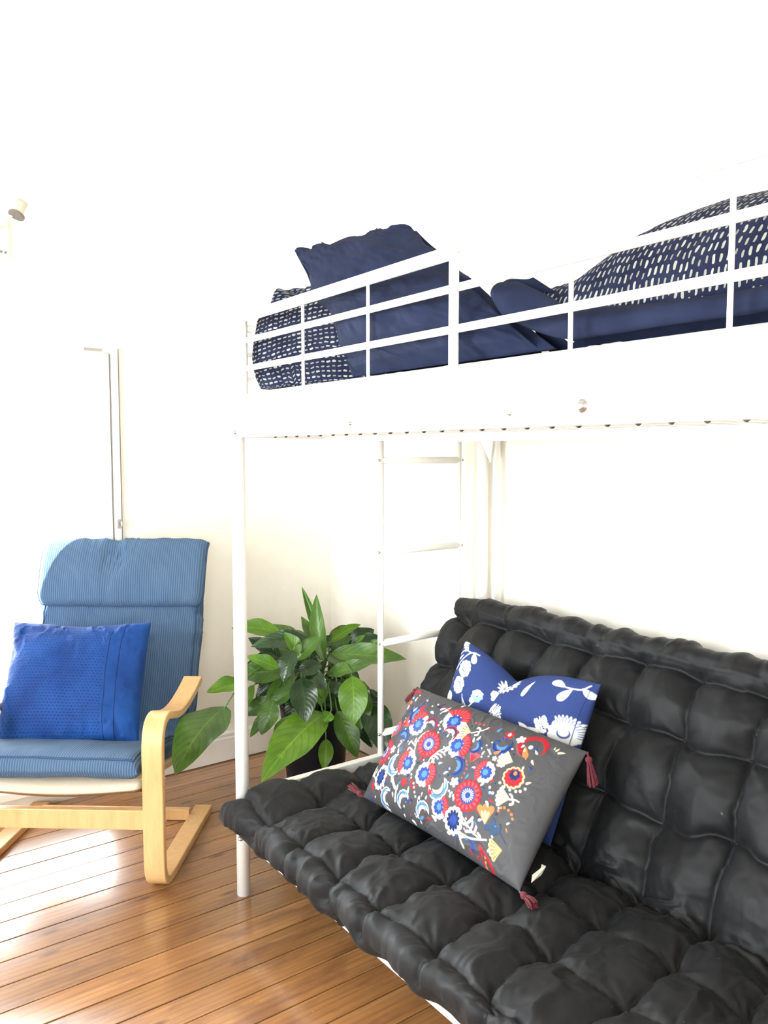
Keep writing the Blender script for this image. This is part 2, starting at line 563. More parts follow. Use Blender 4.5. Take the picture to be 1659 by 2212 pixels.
def catmull(pts, n):
    """n points evenly spaced along a Catmull-Rom curve through pts"""
    P = np.array(pts, float)
    P = np.vstack([2 * P[0] - P[1], P, 2 * P[-1] - P[-2]])
    out = []
    for i in range(1, len(P) - 2):
        t = np.linspace(0, 1, 40, endpoint=False)[:, None]
        a, b, c, d = P[i - 1], P[i], P[i + 1], P[i + 2]
        out.append(0.5 * ((2 * b) + (c - a) * t + (2 * a - 5 * b + 4 * c - d) * t ** 2 + (3 * b - a - 3 * c + d) * t ** 3))
    out = np.vstack(out + [P[-2][None]])
    s = np.concatenate([[0], np.cumsum(np.linalg.norm(np.diff(out, axis=0), axis=1))])
    q = np.linspace(0, s[-1], n) if np.isscalar(n) else np.asarray(n)
    return np.stack([np.interp(q, s, out[:, k]) for k in range(out.shape[1])], 1), s[-1]

def edge_samples(L, r, step, nr):
    th = np.linspace(0, math.pi / 2, nr, endpoint=False)
    e = r * (1 - np.cos(th))
    mid = np.linspace(r, L - r, max(3, int((L - 2 * r) / step)))
    return np.concatenate([e, mid, L - e[::-1]])

def norm(a):
    return a / np.maximum(np.linalg.norm(a, axis=-1, keepdims=True), 1e-9)

def sheet(name, C, A, B, h, ta, tb, disp, dispb, mat, parent=None, origin=None, flip=False, colors=None, out=True):
    """closed soft body: centre surface C (na,nb,3), half thickness h; ta/tb = outward edge factors (-1..1)"""
    na, nb = C.shape[:2]
    dA = norm(np.gradient(C, A, axis=0))
    dB = norm(np.gradient(C, B, axis=1))
    Nn = norm(np.cross(dA, dB))
    if flip:
        Nn = -Nn
    e = h / h.max()
    outd = dA * ta[..., None] + dB * tb[..., None] if out else 0
    dt = norm(outd + Nn * np.maximum(e, 0.0)[..., None] + Nn * 1e-6)
    db = norm(outd - Nn * np.maximum(e, 0.0)[..., None] - Nn * 1e-6)
    if not out:
        disp = disp * np.minimum(1, e * 3)
        dispb = dispb * np.minimum(1, e * 3)
    top = C + Nn * h[..., None] + dt * disp[..., None]
    bot = C - Nn * h[..., None] + db * dispb[..., None]
    idx = np.arange(na * nb).reshape(na, nb)
    bi = idx.copy()
    bi[1:-1, 1:-1] = na * nb + np.arange((na - 2) * (nb - 2)).reshape(na - 2, nb - 2)
    verts = np.concatenate([top.reshape(-1, 3), bot[1:-1, 1:-1].reshape(-1, 3)])
    q1 = np.stack([idx[:-1, :-1], idx[1:, :-1], idx[1:, 1:], idx[:-1, 1:]], -1).reshape(-1, 4)
    q2 = np.stack([bi[:-1, :-1], bi[:-1, 1:], bi[1:, 1:], bi[1:, :-1]], -1).reshape(-1, 4)
    if flip:
        q1, q2 = q1[:, ::-1], q2[:, ::-1]
    AA, BB = np.meshgrid(A, B, indexing='ij')
    uv = np.stack([BB, AA], -1)
    uvs = np.concatenate([uv.reshape(-1, 2), uv[1:-1, 1:-1].reshape(-1, 2)])
    cl = None
    if colors is not None:
        cf, cb = colors
        cl = np.concatenate([cf.reshape(-1, 3), np.broadcast_to(np.array(cb), ((na - 2) * (nb - 2), 3))])
    me = fast_mesh(name, verts, np.concatenate([q1, q2]), mat, uvs, colors=cl)
    o = link(name, me, parent, origin)
    return o, top, bot

def edge_factor(S, L, r, p=2.0):
    d0, d1 = S, L - S
    t = np.zeros_like(S)
    e = np.ones_like(S)
    m = d0 < r
    t[m] = -(1 - d0[m] / r)
    e[m] = np.maximum(0, 1 - (1 - d0[m] / r) ** p) ** (1 / p)
    m = d1 < r
    t[m] = (1 - d1[m] / r)
    e[m] = np.maximum(0, 1 - (1 - d1[m] / r) ** p) ** (1 / p)
    return e, t

def pillow(name, TL, TR, BR, BL, T, nu, nv, mat, facing, pull=0.06, pw=3.0, q=0.5, wr=0.004, wscale=9.0, seed=0.0,
           parent=None, origin=None, paint=None, back=(0.1, 0.1, 0.1), dent=None, zmin=None, cfun=None, arc=None, crk=0.9):
    TL, TR, BR, BL = [np.array(p, float) for p in (TL, TR, BR, BL)]
    W = (np.linalg.norm(TR - TL) + np.linalg.norm(BR - BL)) / 2
    H = (np.linalg.norm(BL - TL) + np.linalg.norm(BR - TR)) / 2
    v, u = np.linspace(0, 1, nv), np.linspace(0, 1, nu)
    VV, UU = np.meshgrid(v, u, indexing='ij')
    ux = 0.5 + (UU - 0.5) * (1 - pull * 4 * VV * (1 - VV))
    vy = 0.5 + (VV - 0.5) * (1 - pull * 4 * UU * (1 - UU) * (W / H) * 0.7)
    C = ((TL[None, None] * (1 - ux)[..., None] + TR * ux[..., None]) * (1 - vy)[..., None]
         + (BL * (1 - ux)[..., None] + BR * ux[..., None]) * vy[..., None])
    if dent is not None:
        C = C + dent(UU, VV)
    x, y = np.abs(2 * UU - 1), np.abs(2 * VV - 1)
    h = T / 2 * np.maximum(1e-5, (1 - x ** pw) * (1 - y ** pw)) ** q
    if cfun is not None:
        C, h = cfun(UU, VV, C, h)
    Nn = np.cross(BL - TL, TR - TL)
    flip = np.dot(Nn, np.array(facing, float)) < 0
    a, b = UU * W, VV * H
    fine = fbm(a * wscale + seed, b * wscale, seed, 4)
    # creases that run in from the edges
    cr = ridge(a * 14 + 2 * fine + seed, b * 3.2, seed + 3) * np.exp(-np.minimum(b, H - b) / 0.06)
    cr = cr + ridge(b * 14 + 2 * fine + seed, a * 3.2, seed + 8) * np.exp(-np.minimum(a, W - a) / 0.06)
    disp = wr * fine + wr * crk * cr
    colors = None
    if paint is not None:
        k = 3          # draw three times finer than the mesh and average, so that outlines stay smooth
        uf = (np.arange(nu * k) - (k - 1) / 2) / (k * (nu - 1))
        vf = (np.arange(nv * k) - (k - 1) / 2) / (k * (nv - 1))
        Vf, Uf = np.meshgrid(vf, uf, indexing='ij')
        pc = paint(Uf * W * 100, Vf * H * 100, uf * W * 100, vf * H * 100, W * 100, H * 100)
        pc = (pc[0].reshape(nv, k, nu, k, 3).mean((1, 3)), pc[1].reshape(nv, k, nu, k).mean((1, 3)))
        colors = (pc[0], back)
        disp = disp + pc[1]
    o, top, bot = sheet(name, C, v * H, u * W, h, np.zeros_like(h), np.zeros_like(h), disp, wr * fine, mat, parent, origin,
                        flip=flip, colors=colors, out=False)
    if zmin is not None:
        me = o.data
        co = np.empty(len(me.vertices) * 3, np.float32)
        me.vertices.foreach_get('co', co)
        co = co.reshape(-1, 3)
        co[:, 2] = np.maximum(co[:, 2], zmin - o['org'][2])
        me.vertices.foreach_set('co', co.ravel())
        me.update()
    if arc:
        ds = np.linalg.norm(np.diff(top, axis=0), axis=2)
        dt = np.linalg.norm(np.diff(top, axis=1), axis=2)
        av = np.concatenate([np.zeros((1, nu)), np.cumsum(ds, 0)])
        au = np.concatenate([np.zeros((nv, 1)), np.cumsum(dt, 1)], 1)
        av = av - av[-1:]
        au = au - au[:, nu // 2:nu // 2 + 1]
        uv = np.stack([au, av], -1) if arc == 'u' else np.stack([av, au], -1)
        uv = np.concatenate([uv.reshape(-1, 2), uv[1:-1, 1:-1].reshape(-1, 2)]).astype(np.float32)
        me = o.data
        li = np.empty(len(me.loops), np.int32)
        me.loops.foreach_get('vertex_index', li)
        me.uv_layers[0].data.foreach_set('uv', np.ascontiguousarray(uv[li]).ravel())
    return o, top

# ---------------------------------------------------------------- the room
XL, XR, YF, YB, ZC = -2.1, 1.94, -1.7, 3.06, 3.7

def struct(o):
    o['kind'] = 'structure'
    return o

fl = struct(MB().box((XL, YF, -0.06), (XR, YB, -0.022)).build('floor', MAT['dark']))
seams = [1.666, 1.758, 1.855, 1.951, 2.051, 2.153, 2.247, 2.343, 2.437, 2.534, 2.630, 2.727, 2.822, 2.918, 3.012, 3.062]
y = 1.666
while y > YF:
    y -= 0.0955
    seams.insert(0, y)
rb = random.Random(3)
for y0, y1 in zip(seams[:-1], seams[1:]):
    x0 = XL
    cuts = [XL, rb.uniform(-1.4, -0.6), XR] if rb.random() < 0.7 else [XL, XR]
    for xa, xb in zip(cuts[:-1], cuts[1:]):
        g = rb.uniform(0.0013, 0.0026)
        dz = rb.uniform(-0.0012, 0.0)
        b = MB()
        ya, yb, c = y0 + g, min(y1, YB) - g, 0.0009
        sec = [(ya, -0.022), (ya, -c + dz), (ya + c, dz), (yb - c, dz), (yb, -c + dz), (yb, -0.022)]
        vs = [(xa + 0.001, p[0], p[1]) for p in sec] + [(xb - 0.001, p[0], p[1]) for p in sec]
        n = 6
        fs = [(i, (i + 1) % n, (i + 1) % n + n, i + n) for i in range(n)] + [tuple(range(n - 1, -1, -1)), tuple(range(n, 2 * n))]
        b.add(vs, fs).build('floor_board', MAT['floor'], fl)

def wall_with_holes(name, axis, pos, thick, lo, hi, holes):
    """wall across 'axis' ('y' or 'x'); lo/hi and holes in (along, z)"""
    xs = sorted({lo[0], hi[0], *[h[0] for h in holes], *[h[2] for h in holes]})
    zs = sorted({lo[1], hi[1], *[h[1] for h in holes], *[h[3] for h in holes]})
    b = MB()
    for i in range(len(xs) - 1):
        for j in range(len(zs) - 1):
            cx, cz = (xs[i] + xs[i + 1]) / 2, (zs[j] + zs[j + 1]) / 2
            if any(h[0] < cx < h[2] and h[1] < cz < h[3] for h in holes):
                continue
            p0, p1 = sorted((pos, pos + thick))
            if axis == 'y':
                b.box((xs[i], p0, zs[j]), (xs[i + 1], p1, zs[j + 1]))
            else:
                b.box((p0, xs[i], zs[j]), (p1, xs[i + 1], zs[j + 1]))
    return struct(b.build(name, MAT['wall']))

W1 = (-0.42, 0.10, 0.985, 1.70)
wall_with_holes('wall_back', 'y', YB, 0.28, (XL - 0.25, -0.06), (XR + 0.25, ZC), [W1])
struct(MB().box((XR, YF - 0.25, -0.06), (XR + 0.2, YB, ZC)).build('wall_right', MAT['wall']))
LW = [(-0.95, 0.30, 0.05, 2.45), (0.85, 0.30, 2.05, 2.50)]
wall_with_holes('wall_left', 'x', XL, -0.28, (YF - 0.25, -0.06), (YB, ZC), LW)
FW = [(-1.55, 0.80, -0.75, 2.2)]
wall_with_holes('wall_front', 'y', YF, -0.25, (XL, -0.06), (XR, ZC), FW)
struct(MB().box((XL - 0.25, YF - 0.25, ZC), (XR + 0.25, YB + 0.28, ZC + 0.1)).build('ceiling', MAT['ceiling']))

def baseboard(name, pts, nrm):
    (x0, y0), (x1, y1) = pts
    prof = [(0, 0.004), (0.013, 0.004), (0.013, 0.098), (0.010, 0.104), (0.010, 0.116), (0.004, 0.124), (0, 0.125)]
    vs = []
    for (x, y) in ((x0, y0), (x1, y1)):
        vs += [(x + nrm[0] * d, y + nrm[1] * d, z) for d, z in prof]
    n = len(prof)
    fs = [(i, (i + 1) % n, (i + 1) % n + n, i + n) for i in range(n)] + [tuple(range(n - 1, -1, -1)), tuple(range(n, 2 * n))]
    return struct(MB().add(vs, fs).build(name, MAT['trim']))
baseboard('baseboard_back', ((1.06, YB), (XR - 0.0005, YB)), (0, -1))
baseboard('baseboard_right', ((XR, YF), (XR, YB - 0.0135)), (-1, 0))

def make_window(name, x0, z0, x1, z1, y, sash):
    """two-leaf casement set in the back wall, everything in world coordinates"""
    w = struct(MB().box((x0, y + 0.06, z0 - 0.03), (x1, y + 0.14, z0)).build(name, MAT['frame']))   # sill
    f = 0.022
    for lo, hi in (((x0, y - 0.012, z0), (x0 + f, y + 0.075, z1)), ((x1 - f, y - 0.012, z0), (x1, y + 0.075, z1)),
                   ((x0 + f, y - 0.012, z1 - f), (x1 - f, y + 0.075, z1)), ((x0 + f, y + 0.0, z0), (x1 - f, y + 0.075, z0 + f))):
        MB().box(lo, hi).build('window_frame', MAT['frame'], w, bevel=0.002)
    n = len(sash)
    for (a, b) in sash:
        s = 0.034
        for lo, hi in (((a, y + 0.008, z0 + f + 0.003), (a + s, y + 0.052, z1 - f - 0.003)),
                       ((b - s, y + 0.008, z0 + f + 0.003), (b, y + 0.052, z1 - f - 0.003)),
                       ((a + s, y + 0.008, z1 - f - 0.04), (b - s, y + 0.052, z1 - f - 0.003)),
                       ((a + s, y + 0.008, z0 + f + 0.003), (b - s, y + 0.052, z0 + f + 0.07))):
            MB().box(lo, hi).build('sash_bar', MAT['frame'], w, bevel=0.002)
        MB().box((a + s - 0.002, y + 0.028, z0 + 0.05), (b - s + 0.002, y + 0.034, z1 - 0.05)).build('pane', MAT['glass'], w)
    return w
win = make_window('window_1', *W1, YB, [(-0.395, 0.262), (0.268, 0.958)])
# latch keeper on the jamb and top hinge corner
MB().box((0.9595, YB + 0.006, 0.13), (0.9625, YB + 0.05, 1.675)).build('seal_shade_strip', MAT['seal_shade_strip'], win)
MB().box((0.9855, YB - 0.008, 0.10), (0.9895, YB, 1.695)).build('seal_shade_strip', MAT['seal_shade_strip'], win)  # strip stands in for the shadow edge of the frame on the wall
h = MB().box((0.969, YB - 0.022, 1.015), (0.979, YB - 0.012, 1.050))
h.tube([(0.976, YB - 0.020, 1.040), (0.976, YB - 0.040, 1.040), (0.976, YB - 0.040, 1.028)], 0.0045, 8)
h.build('handle', MAT['steel'], win)
MB().box((0.86, YB - 0.019, 1.680), (0.925, YB - 0.0125, 1.690)).build('hinge', MAT['steel'], win)
MB().box((-0.45, YB - 0.055, 0.065), (1.01, YB + 0.05, 0.095)).build('window_sill', MAT['frame'], win, bevel=0.004)

def side_window(name, axis, pos, h, sgn):
    a0, z0, a1, z1 = h
    def bx(lo, hi):
        (a, z, d0), (b, zz, d1) = lo, hi
        d0, d1 = sorted((pos + sgn * d0, pos + sgn * d1))
        return ((d0, a, z), (d1, b, zz)) if axis == 'x' else ((a, d0, z), (b, d1, zz))
    w = struct(MB().box(*bx((a0, z0, 0.05), (a1, z0 + 0.04, 0.12))).build(name, MAT['frame']))
    m = (a0 + a1) / 2
    for (p, q, r, s) in ((a0, z0, a0 + 0.05, z1), (a1 - 0.05, z0, a1, z1), (a0, z1 - 0.05, a1, z1), (m - 0.04, z0, m + 0.04, z1)):
        MB().box(*bx((p, q, 0.05), (r, s, 0.11))).build('window_frame', MAT['frame'], w)
    for (p, r) in ((a0 + 0.05, m - 0.04), (m + 0.04, a1 - 0.05)):
        MB().box(*bx((p, z0 + 0.04, 0.075), (r, z1 - 0.05, 0.081))).build('pane', MAT['glass'], w)
side_window('window_2', 'x', XL, LW[0], -1)
side_window('window_3', 'x', XL, LW[1], -1)
side_window('window_4', 'y', YF, FW[0], -1)

def portal(name, loc, rot, sx, sy):
    d = bpy.data.lights.new(name, 'AREA')
    d.shape = 'RECTANGLE'
    d.size, d.size_y = sx, sy
    d.cycles.is_portal = True
    o = bpy.data.objects.new(name, d)
    o.location, o.rotation_euler = loc, rot
    COL.objects.link(o)
H90 = math.pi / 2
portal('window_portal', ((W1[0] + W1[2]) / 2, YB + 0.2, (W1[1] + W1[3]) / 2), (-H90, 0, 0), W1[2] - W1[0], W1[3] - W1[1])
for q in LW:
    portal('window_portal', (XL - 0.2, (q[0] + q[2]) / 2, (q[1] + q[3]) / 2), (0, -H90, 0), q[3] - q[1], q[2] - q[0])
for q in FW:
    portal('window_portal', ((q[0] + q[2]) / 2, YF - 0.2, (q[1] + q[3]) / 2), (H90, 0, 0), q[2] - q[0], q[3] - q[1])

# ---------------------------------------------------------------- futon mattress under the loft bed
def futon():
    path = [(0.945, 0.248), (1.01, 0.258), (1.16, 0.254), (1.33, 0.247), (1.47, 0.240), (1.562, 0.268), (1.644, 0.415), (1.719, 0.567), (1.788, 0.705), (1.838, 0.796)]
    _, Ls = catmull(path, 10)
    Lt, T, r = 1.95, 0.112, 0.058
    S = edge_samples(Ls, r, 0.0042, 18)
    Tt = edge_samples(Lt, r, 0.0042, 18)
    pc, _ = catmull(path, S)
    SS, TT = np.meshgrid(S, Tt, indexing='ij')
    ends = 2.076 - 0.032 * np.clip((S - 0.022) / 0.03, 0, 1)
    yy = ends[:, None] - TT
    C = np.stack([np.broadcast_to(pc[:, 0:1], SS.shape), yy, np.broadcast_to(pc[:, 1:2], SS.shape)], -1)
    ea, ta = edge_factor(SS, Ls, r, 2.6)
    eb, tb = edge_factor(TT, Lt, r, 3.2)
    h = T / 2 * ea * eb
    Y = yy
    n1 = fbm(SS * 9, TT * 9, 1.0)
    n2 = fbm(SS * 9 + 40, TT * 9 + 7, 4.0)
    P = 0.171
    s0 = Ls - 0.060 - 3 * P      # last row of stitches is the upper edge of the back
    rows = [0.232, 0.405, 0.570, s0 + P - 0.02, s0 + 2 * P - 0.005, s0 + 3 * P - 0.005]
    rows = sorted(rows)
    rows[-1] -= 0.012
    rows = [0.052] + rows
    rows = np.array(rows)
    # stitch rows are not equally spaced: map arc length to row units
    ru = np.interp(SS, np.concatenate([[0.0], rows, [Ls]]), np.concatenate([[-0.35], np.arange(len(rows)), [len(rows) - 0.6]]))
    shift = np.interp(SS, [0, 0.3, 0.62, Ls], [0.073, 0.060, 0.0, 0.0])
    cu = (Y - 1.095 + shift) / P
    cu = np.where(cu > 5.0, 5.0 + (cu - 5.0) * 0.48, cu)
    ruw = ru + 0.07 * n1
    cuw = cu + 0.09 * n2
    sr, sc = np.abs(np.sin(np.pi * ruw)), np.abs(np.sin(np.pi * cuw))
    lastrow = np.clip((ru - (len(rows) - 1.02)) / 0.12, 0, 1)
    sc = np.maximum(sc, 0.75 * lastrow)
    fr, fc = ruw - np.round(ruw), cuw - np.round(cuw)
    d = np.sqrt((fr * P) ** 2 + (fc * P) ** 2)
    back = np.clip((SS - 0.60) / 0.12, 0, 1)
    puff = 0.50 * (sr ** 0.55) * (sc ** 0.55) + 0.50 * (1 - np.exp(-(d / 0.055) ** 1.3))
    right = np.clip((1.15 - Y) / 0.3, 0, 1) * (1 - back)
    disp = (0.043 + 0.012 * back - 0.013 * right) * puff - 0.024 - 0.008 * back
    calm = 1 - 0.6 * back
    # crease lines between stitches, softer on the seat
    cl = np.exp(-(np.abs(fc) * P / 0.0075) ** 1.2) * (0.35 + 0.65 * np.exp(-(np.abs(fr) / 0.34) ** 2))
    rl = np.exp(-(np.abs(fr) * P / 0.0075) ** 1.2) * (0.35 + 0.65 * np.exp(-(np.abs(fc) / 0.34) ** 2))
    disp -= 0.0125 * np.maximum(cl, rl) * np.where(ru > len(rows) - 0.93, 0.3, 1.0)
    # pleats radiating from each stitch
    ph = np.arctan2(fr, fc)
    cell = _hash(np.round(ruw).astype(np.int64), np.round(cuw).astype(np.int64), 7)
    pl = np.sin(ph * 7 + cell * 20 + 2.5 * n1) * 0.6 + np.sin(ph * 11 + cell * 33 + 2 * n2) * 0.4
    disp += 0.0052 * (1 - 0.35 * back) * pl * np.exp(-d / 0.055) * np.clip(d / 0.02, 0, 1)
    # gathers along the front and end edges
    wf = np.exp(-np.maximum(SS - 0.02, 0) / 0.07)
    disp += wf * (0.011 * np.sin(cuw * 2 * np.pi * 1.0 + 1.2) + 0.015 * (ridge(Y * 9.5 + n1 * 0.6, SS * 2, 2.0, 1) - 0.55)) * np.clip((2.05 - Y) / 0.15, 0.25, 1)
    wt = np.exp(-np.maximum(Ls - SS - 0.02, 0) / 0.06)
    disp += wt * 0.006 * (ridge(Y * 13 + n1, SS * 4, 5.0) - 0.8)
    we = np.exp(-np.maximum(TT - 0.01, 0) / 0.05)
    disp += we * 0.004 * (ridge(SS * 9 + n1, TT * 4, 9.0, 1) - 0.6)
    disp += 0.020 * np.clip((Y - 1.86) / 0.10, 0, 1) * (1 - back) * np.clip(SS / 0.06, 0.6, 1)
    # loose slack cloth
    disp += 0.0070 * (1 - 0.4 * back) * fbm(SS * 6 + 3, TT * 6, 7.0, 2) + 0.0030 * calm * (ridge(SS * 10 + 0.9 * n2, TT * 17 + 0.9 * n1, 3.0) - 0.8)
    disp += 0.0008 * calm * fbm(SS * 42, TT * 42, 2.0, 2)
    # slump where the seat turns into the back
    sl = np.exp(-((SS - 0.60) / 0.07) ** 2)
    disp += sl * (0.010 * (ridge(Y * 6 + 0.8 * n1, SS * 5, 12.0) - 0.9) - 0.006)
    # seam welts along the upper front edge of the back
    disp += 0.0035 * np.exp(-((SS - (Ls - 0.047)) / 0.0035) ** 2)
    dispb = 0.005 * n1 + wf * (0.015 * (ridge(Y * 9.5 + n1 * 0.6, SS * 2, 2.0, 1) - 0.55) + 0.011 * np.sin(cuw * 2 * np.pi + 1.2)) * np.clip((2.05 - Y) / 0.15, 0.25, 1) * np.exp(-SS / 0.02)
    o, top, bot = sheet('futon_mattress', C, S, Tt, h, ta, tb, disp, dispb, MAT['futon'], origin=(1.4, 1.1, 0.19), flip=True)
    tag(o, 'black tufted futon mattress folded into a sofa under the loft bed', 'futon')
    # stitches
    for k in range(1, len(rows)):
        for j in range(-5, 6):
            i0 = int(np.argmin(np.abs(S - rows[k])))
            yc = 1.095 + j * P - float(np.interp(rows[k], [0, 0.3, 0.62, Ls], [0.073, 0.060, 0.0, 0.0]))
            if yc < 0.35 or yc > 1.99:
                continue
            win_ = np.where((np.abs(ruw - k) < 0.12) & (np.abs(cuw - j) < 0.12))
            if len(win_[0]) == 0:
                continue
            dd = (ruw[win_] - k) ** 2 + (cuw[win_] - j) ** 2
            m = int(np.argmin(dd))
            p = top[win_[0][m], win_[1][m]]
            MB().lathe(p, [(0.0005, -0.003), (0.005, -0.002), (0.006, 0.0), (0.004, 0.0025), (0.0005, 0.003)], 10).build('tuft_stitch', MAT['futon'], o, smooth=True)
    return o
fut = futon()

# ---------------------------------------------------------------- white metal loft bed
BX0, BX1, BY0, BY1 = 1.006, 1.90, 0.02, 2.078
bed = thing('loft_bed', 'white tubular metal loft bed with guard rails, ladder and futon below', 'bed', ((BX0 + BX1) / 2, (BY0 + BY1) / 2, 0))
ME = MAT['metal']
def rod(name, pts, r, mat=ME, n=14, parent=bed, **k):
    return MB().tube(pts, r, n, **k).build(name, mat, parent, smooth=True)
def bar(name, lo, hi, mat=ME, parent=bed, bevel=0.002):
    return MB().box(lo, hi).build(name, mat, parent, bevel=bevel)
def bolt(p, axis, r=0.006, parent=bed):
    MB().lathe(p, [(r * 1.5, 0), (r * 1.5, 0.0015), (r, 0.002), (r, 0.006), (r * 0.6, 0.008), (r * 0.2, 0.008)], 12, axis).build('bolt', MAT['steel'], parent, smooth=True)

def post(x, y, z1):
    p = rod('post', [(x, y, 0.0), (x, y, z1)], 0.0195, n=24)
    MB().lathe((x, y, z1), [(0.0197, -0.002), (0.0205, 0.004), (0.016, 0.009), (0.004, 0.011)], 20).build('post_cap', ME, p, smooth=True)
    return p
post(BX0, BY1, 1.668)
post(BX0, BY0, 1.668)
post(BX1, BY0, 1.668)
post(BX1, 2.018, 1.668)
# upright of the wall-side guard with its gusset plate
bar('back_upright', (BX1 - 0.012, 1.945, 0.40), (BX1 + 0.012, 1.958, 1.345))
for dy in (0.0, 0.012):
    MB().add([(BX1 - 0.03, 2.0, 1.345), (BX1 - 0.03, 1.94, 1.345), (BX1 - 0.03, 1.952, 1.27), (BX1 - 0.026, 2.0, 1.345), (BX1 - 0.026, 1.94, 1.345), (BX1 - 0.026, 1.952, 1.27)],
             [(0, 1, 2), (5, 4, 3), (0, 3, 4, 1), (1, 4, 5, 2), (2, 5, 3, 0)]).build('gusset', ME, bed)
    break
# side rails, end rails
bar('side_rail', (BX0 - 0.011, BY0, 1.345), (BX0 + 0.014, BY1, 1.463), bevel=0.004)
bar('side_rail', (BX1 - 0.014, BY0, 1.345), (BX1 + 0.011, BY1, 1.463), bevel=0.004)
bar('end_rail', (BX0, BY1 - 0.012, 1.345), (BX1, BY1 + 0.012, 1.40), bevel=0.003)
bar('end_rail', (BX0, BY0 - 0.012, 1.345), (BX1, BY0 + 0.012, 1.40), bevel=0.003)
# slats under the loft mattress
y = 1.404 + 0.057 * 11
while y > BY0 + 0.04:
    bar('slat', (BX0 + 0.004, y - 0.0205, 1.350), (BX1 - 0.004, y + 0.0205, 1.362), bevel=0.0)
    y -= 0.057
for k in range(34):  # added dark wedges stand in for the shaded notches between slats
    yy = 1.404 + 0.057 * (9 - k) - 0.0285
    if BY0 + 0.03 < yy < 1.9:
        MB().add([(BX0 + 0.0135, yy - 0.005, 1.3465), (BX0 + 0.0135, yy + 0.005, 1.3465), (BX0 + 0.0135, yy, 1.3420), (BX0 + 0.021, yy - 0.005, 1.3465), (BX0 + 0.021, yy + 0.005, 1.3465), (BX0 + 0.021, yy, 1.3420)],
                 [(0, 1, 2), (5, 4, 3), (0, 3, 4, 1), (1, 4, 5, 2), (2, 5, 3, 0)]).build('slat_gap_shade', MAT['clip'], bed)
for x in (1.30, 1.60):
    bar('support_bar', (x - 0.012, BY0, 1.336), (x + 0.012, BY1, 1.350))
# guard rail along the front: thick tube on the left panel, thin on the right one
rod('top_rail', [(BX0, 1.152, 1.677), (BX0, 2.033, 1.675)], 0.0135)
rod('top_rail', [(BX0, BY0, 1.687), (BX0, 1.152, 1.681)], 0.0065)
for z in (1.610, 1.534):
    rod('guard_rail', [(BX0, BY0, z), (BX0, 1.15, z), (BX0, 2.033, z + 0.001)], 0.0078)
rod('guard_upright', [(BX0, 2.033, 1.452), (BX0, 2.033, 1.678)], 0.0105)
gp = rod('guard_upright', [(BX0, 1.152, 1.38), (BX0, 1.152, 1.683)], 0.0098)
MB().box((BX0 - 0.016, 1.139, 1.44), (BX0 + 0.012, 1.165, 1.466)).build('clip', ME, gp, bevel=0.003)
for yy in (1.710, 1.433, 0.868, 0.596, 0.325):
    rod('spindle', [(BX0, yy, 1.462), (BX0, yy, 1.680 if yy < 1 else 1.672)], 0.0040)
# short links that tie the guard to the corner post, the rail over the far end
rod('guard_link', [(BX0, 2.112, 1.664), (BX0, 2.03, 1.668)], 0.0105)
bolt((BX0, 2.112, 1.664), (0, 1, 0), 0.005)
rod('head_rail', [(BX0, BY1, 1.652), (BX1, BY1, 1.652)], 0.012)
for z in (1.58, 1.51):
    rod('head_rail', [(BX0 + 0.02, BY1, z), (BX1, BY1, z)], 0.0075)
rod('back_guard', [(BX1, BY0, 1.652), (BX1, 2.018, 1.652)], 0.012)
for (yy, zz, r) in ((1.485, 1.367, 0.0035), (0.832, 1.375, 0.0075), (0.99, 1.369, 0.0028), (0.30, 1.375, 0.0075)):
    bolt((BX0 - 0.011, yy, zz), (-1, 0, 0), r)
# ladder on the far end
lad = rod('ladder', [(1.512, BY1 + 0.006, 0.0), (1.512, BY1 + 0.006, 1.352)], 0.0105)
lad['label'] = 'white ladder on the far end of the bed'
rod('stile', [(1.846, BY1 + 0.006, 0.0), (1.846, BY1 + 0.006, 1.352)], 0.0105, parent=lad)
for z in (1.278, 0.981, 0.680, 0.377, 0.09):
    rod('rung', [(1.512, BY1 + 0.006, z), (1.846, BY1 + 0.006, z)], 0.0115, parent=lad)
    MB().lathe((1.500, BY1 - 0.001, z), [(0.005, 0), (0.004, 0.004), (0.001, 0.005)], 10, (-0.6, -0.8, 0)).build('bolt', MAT['steel'], lad)
    MB().lathe((1.857, BY1 - 0.001, z), [(0.005, 0), (0.004, 0.004), (0.001, 0.005)], 10, (0.6, -0.8, 0)).build('bolt', MAT['steel'], lad)
# lower frame that carries the futon
bar('front_beam', (BX0 - 0.004, BY0, 0.166), (BX0 + 0.012, BY1 - 0.03, 0.206))
bar('rear_beam', (BX1 - 0.012, BY0, 0.166), (BX1 + 0.012, 2.0, 0.206))
bar('end_beam', (BX0, BY1 - 0.010, 0.166), (BX1, BY1 + 0.010, 0.206))
bar('end_beam', (BX0, BY0 - 0.010, 0.166), (BX1, BY0 + 0.010, 0.206))
bar('futon_end_bar', (BX0 + 0.015, BY1 - 0.014, 0.282), (BX1, BY1 + 0.012, 0.310))
for yy in (0.3, 0.75, 1.2, 1.65, 1.97):
    bar('cross_bar', (BX0, yy - 0.012, 0.176), (BX1, yy + 0.012, 0.194), bevel=0.0)
    MB().tube([(1.60, yy, 0.19), (1.845, yy, 0.70)], 0.010, 8).build('back_strut', ME, bed, smooth=True)
bolt((BX0 - 0.0145, BY1 - 0.013, 0.178), (-0.74, -0.67, 0), 0.0055)
bolt((BX0 - 0.0145, BY1 - 0.013, 1.36), (-0.74, -0.67, 0), 0.004)

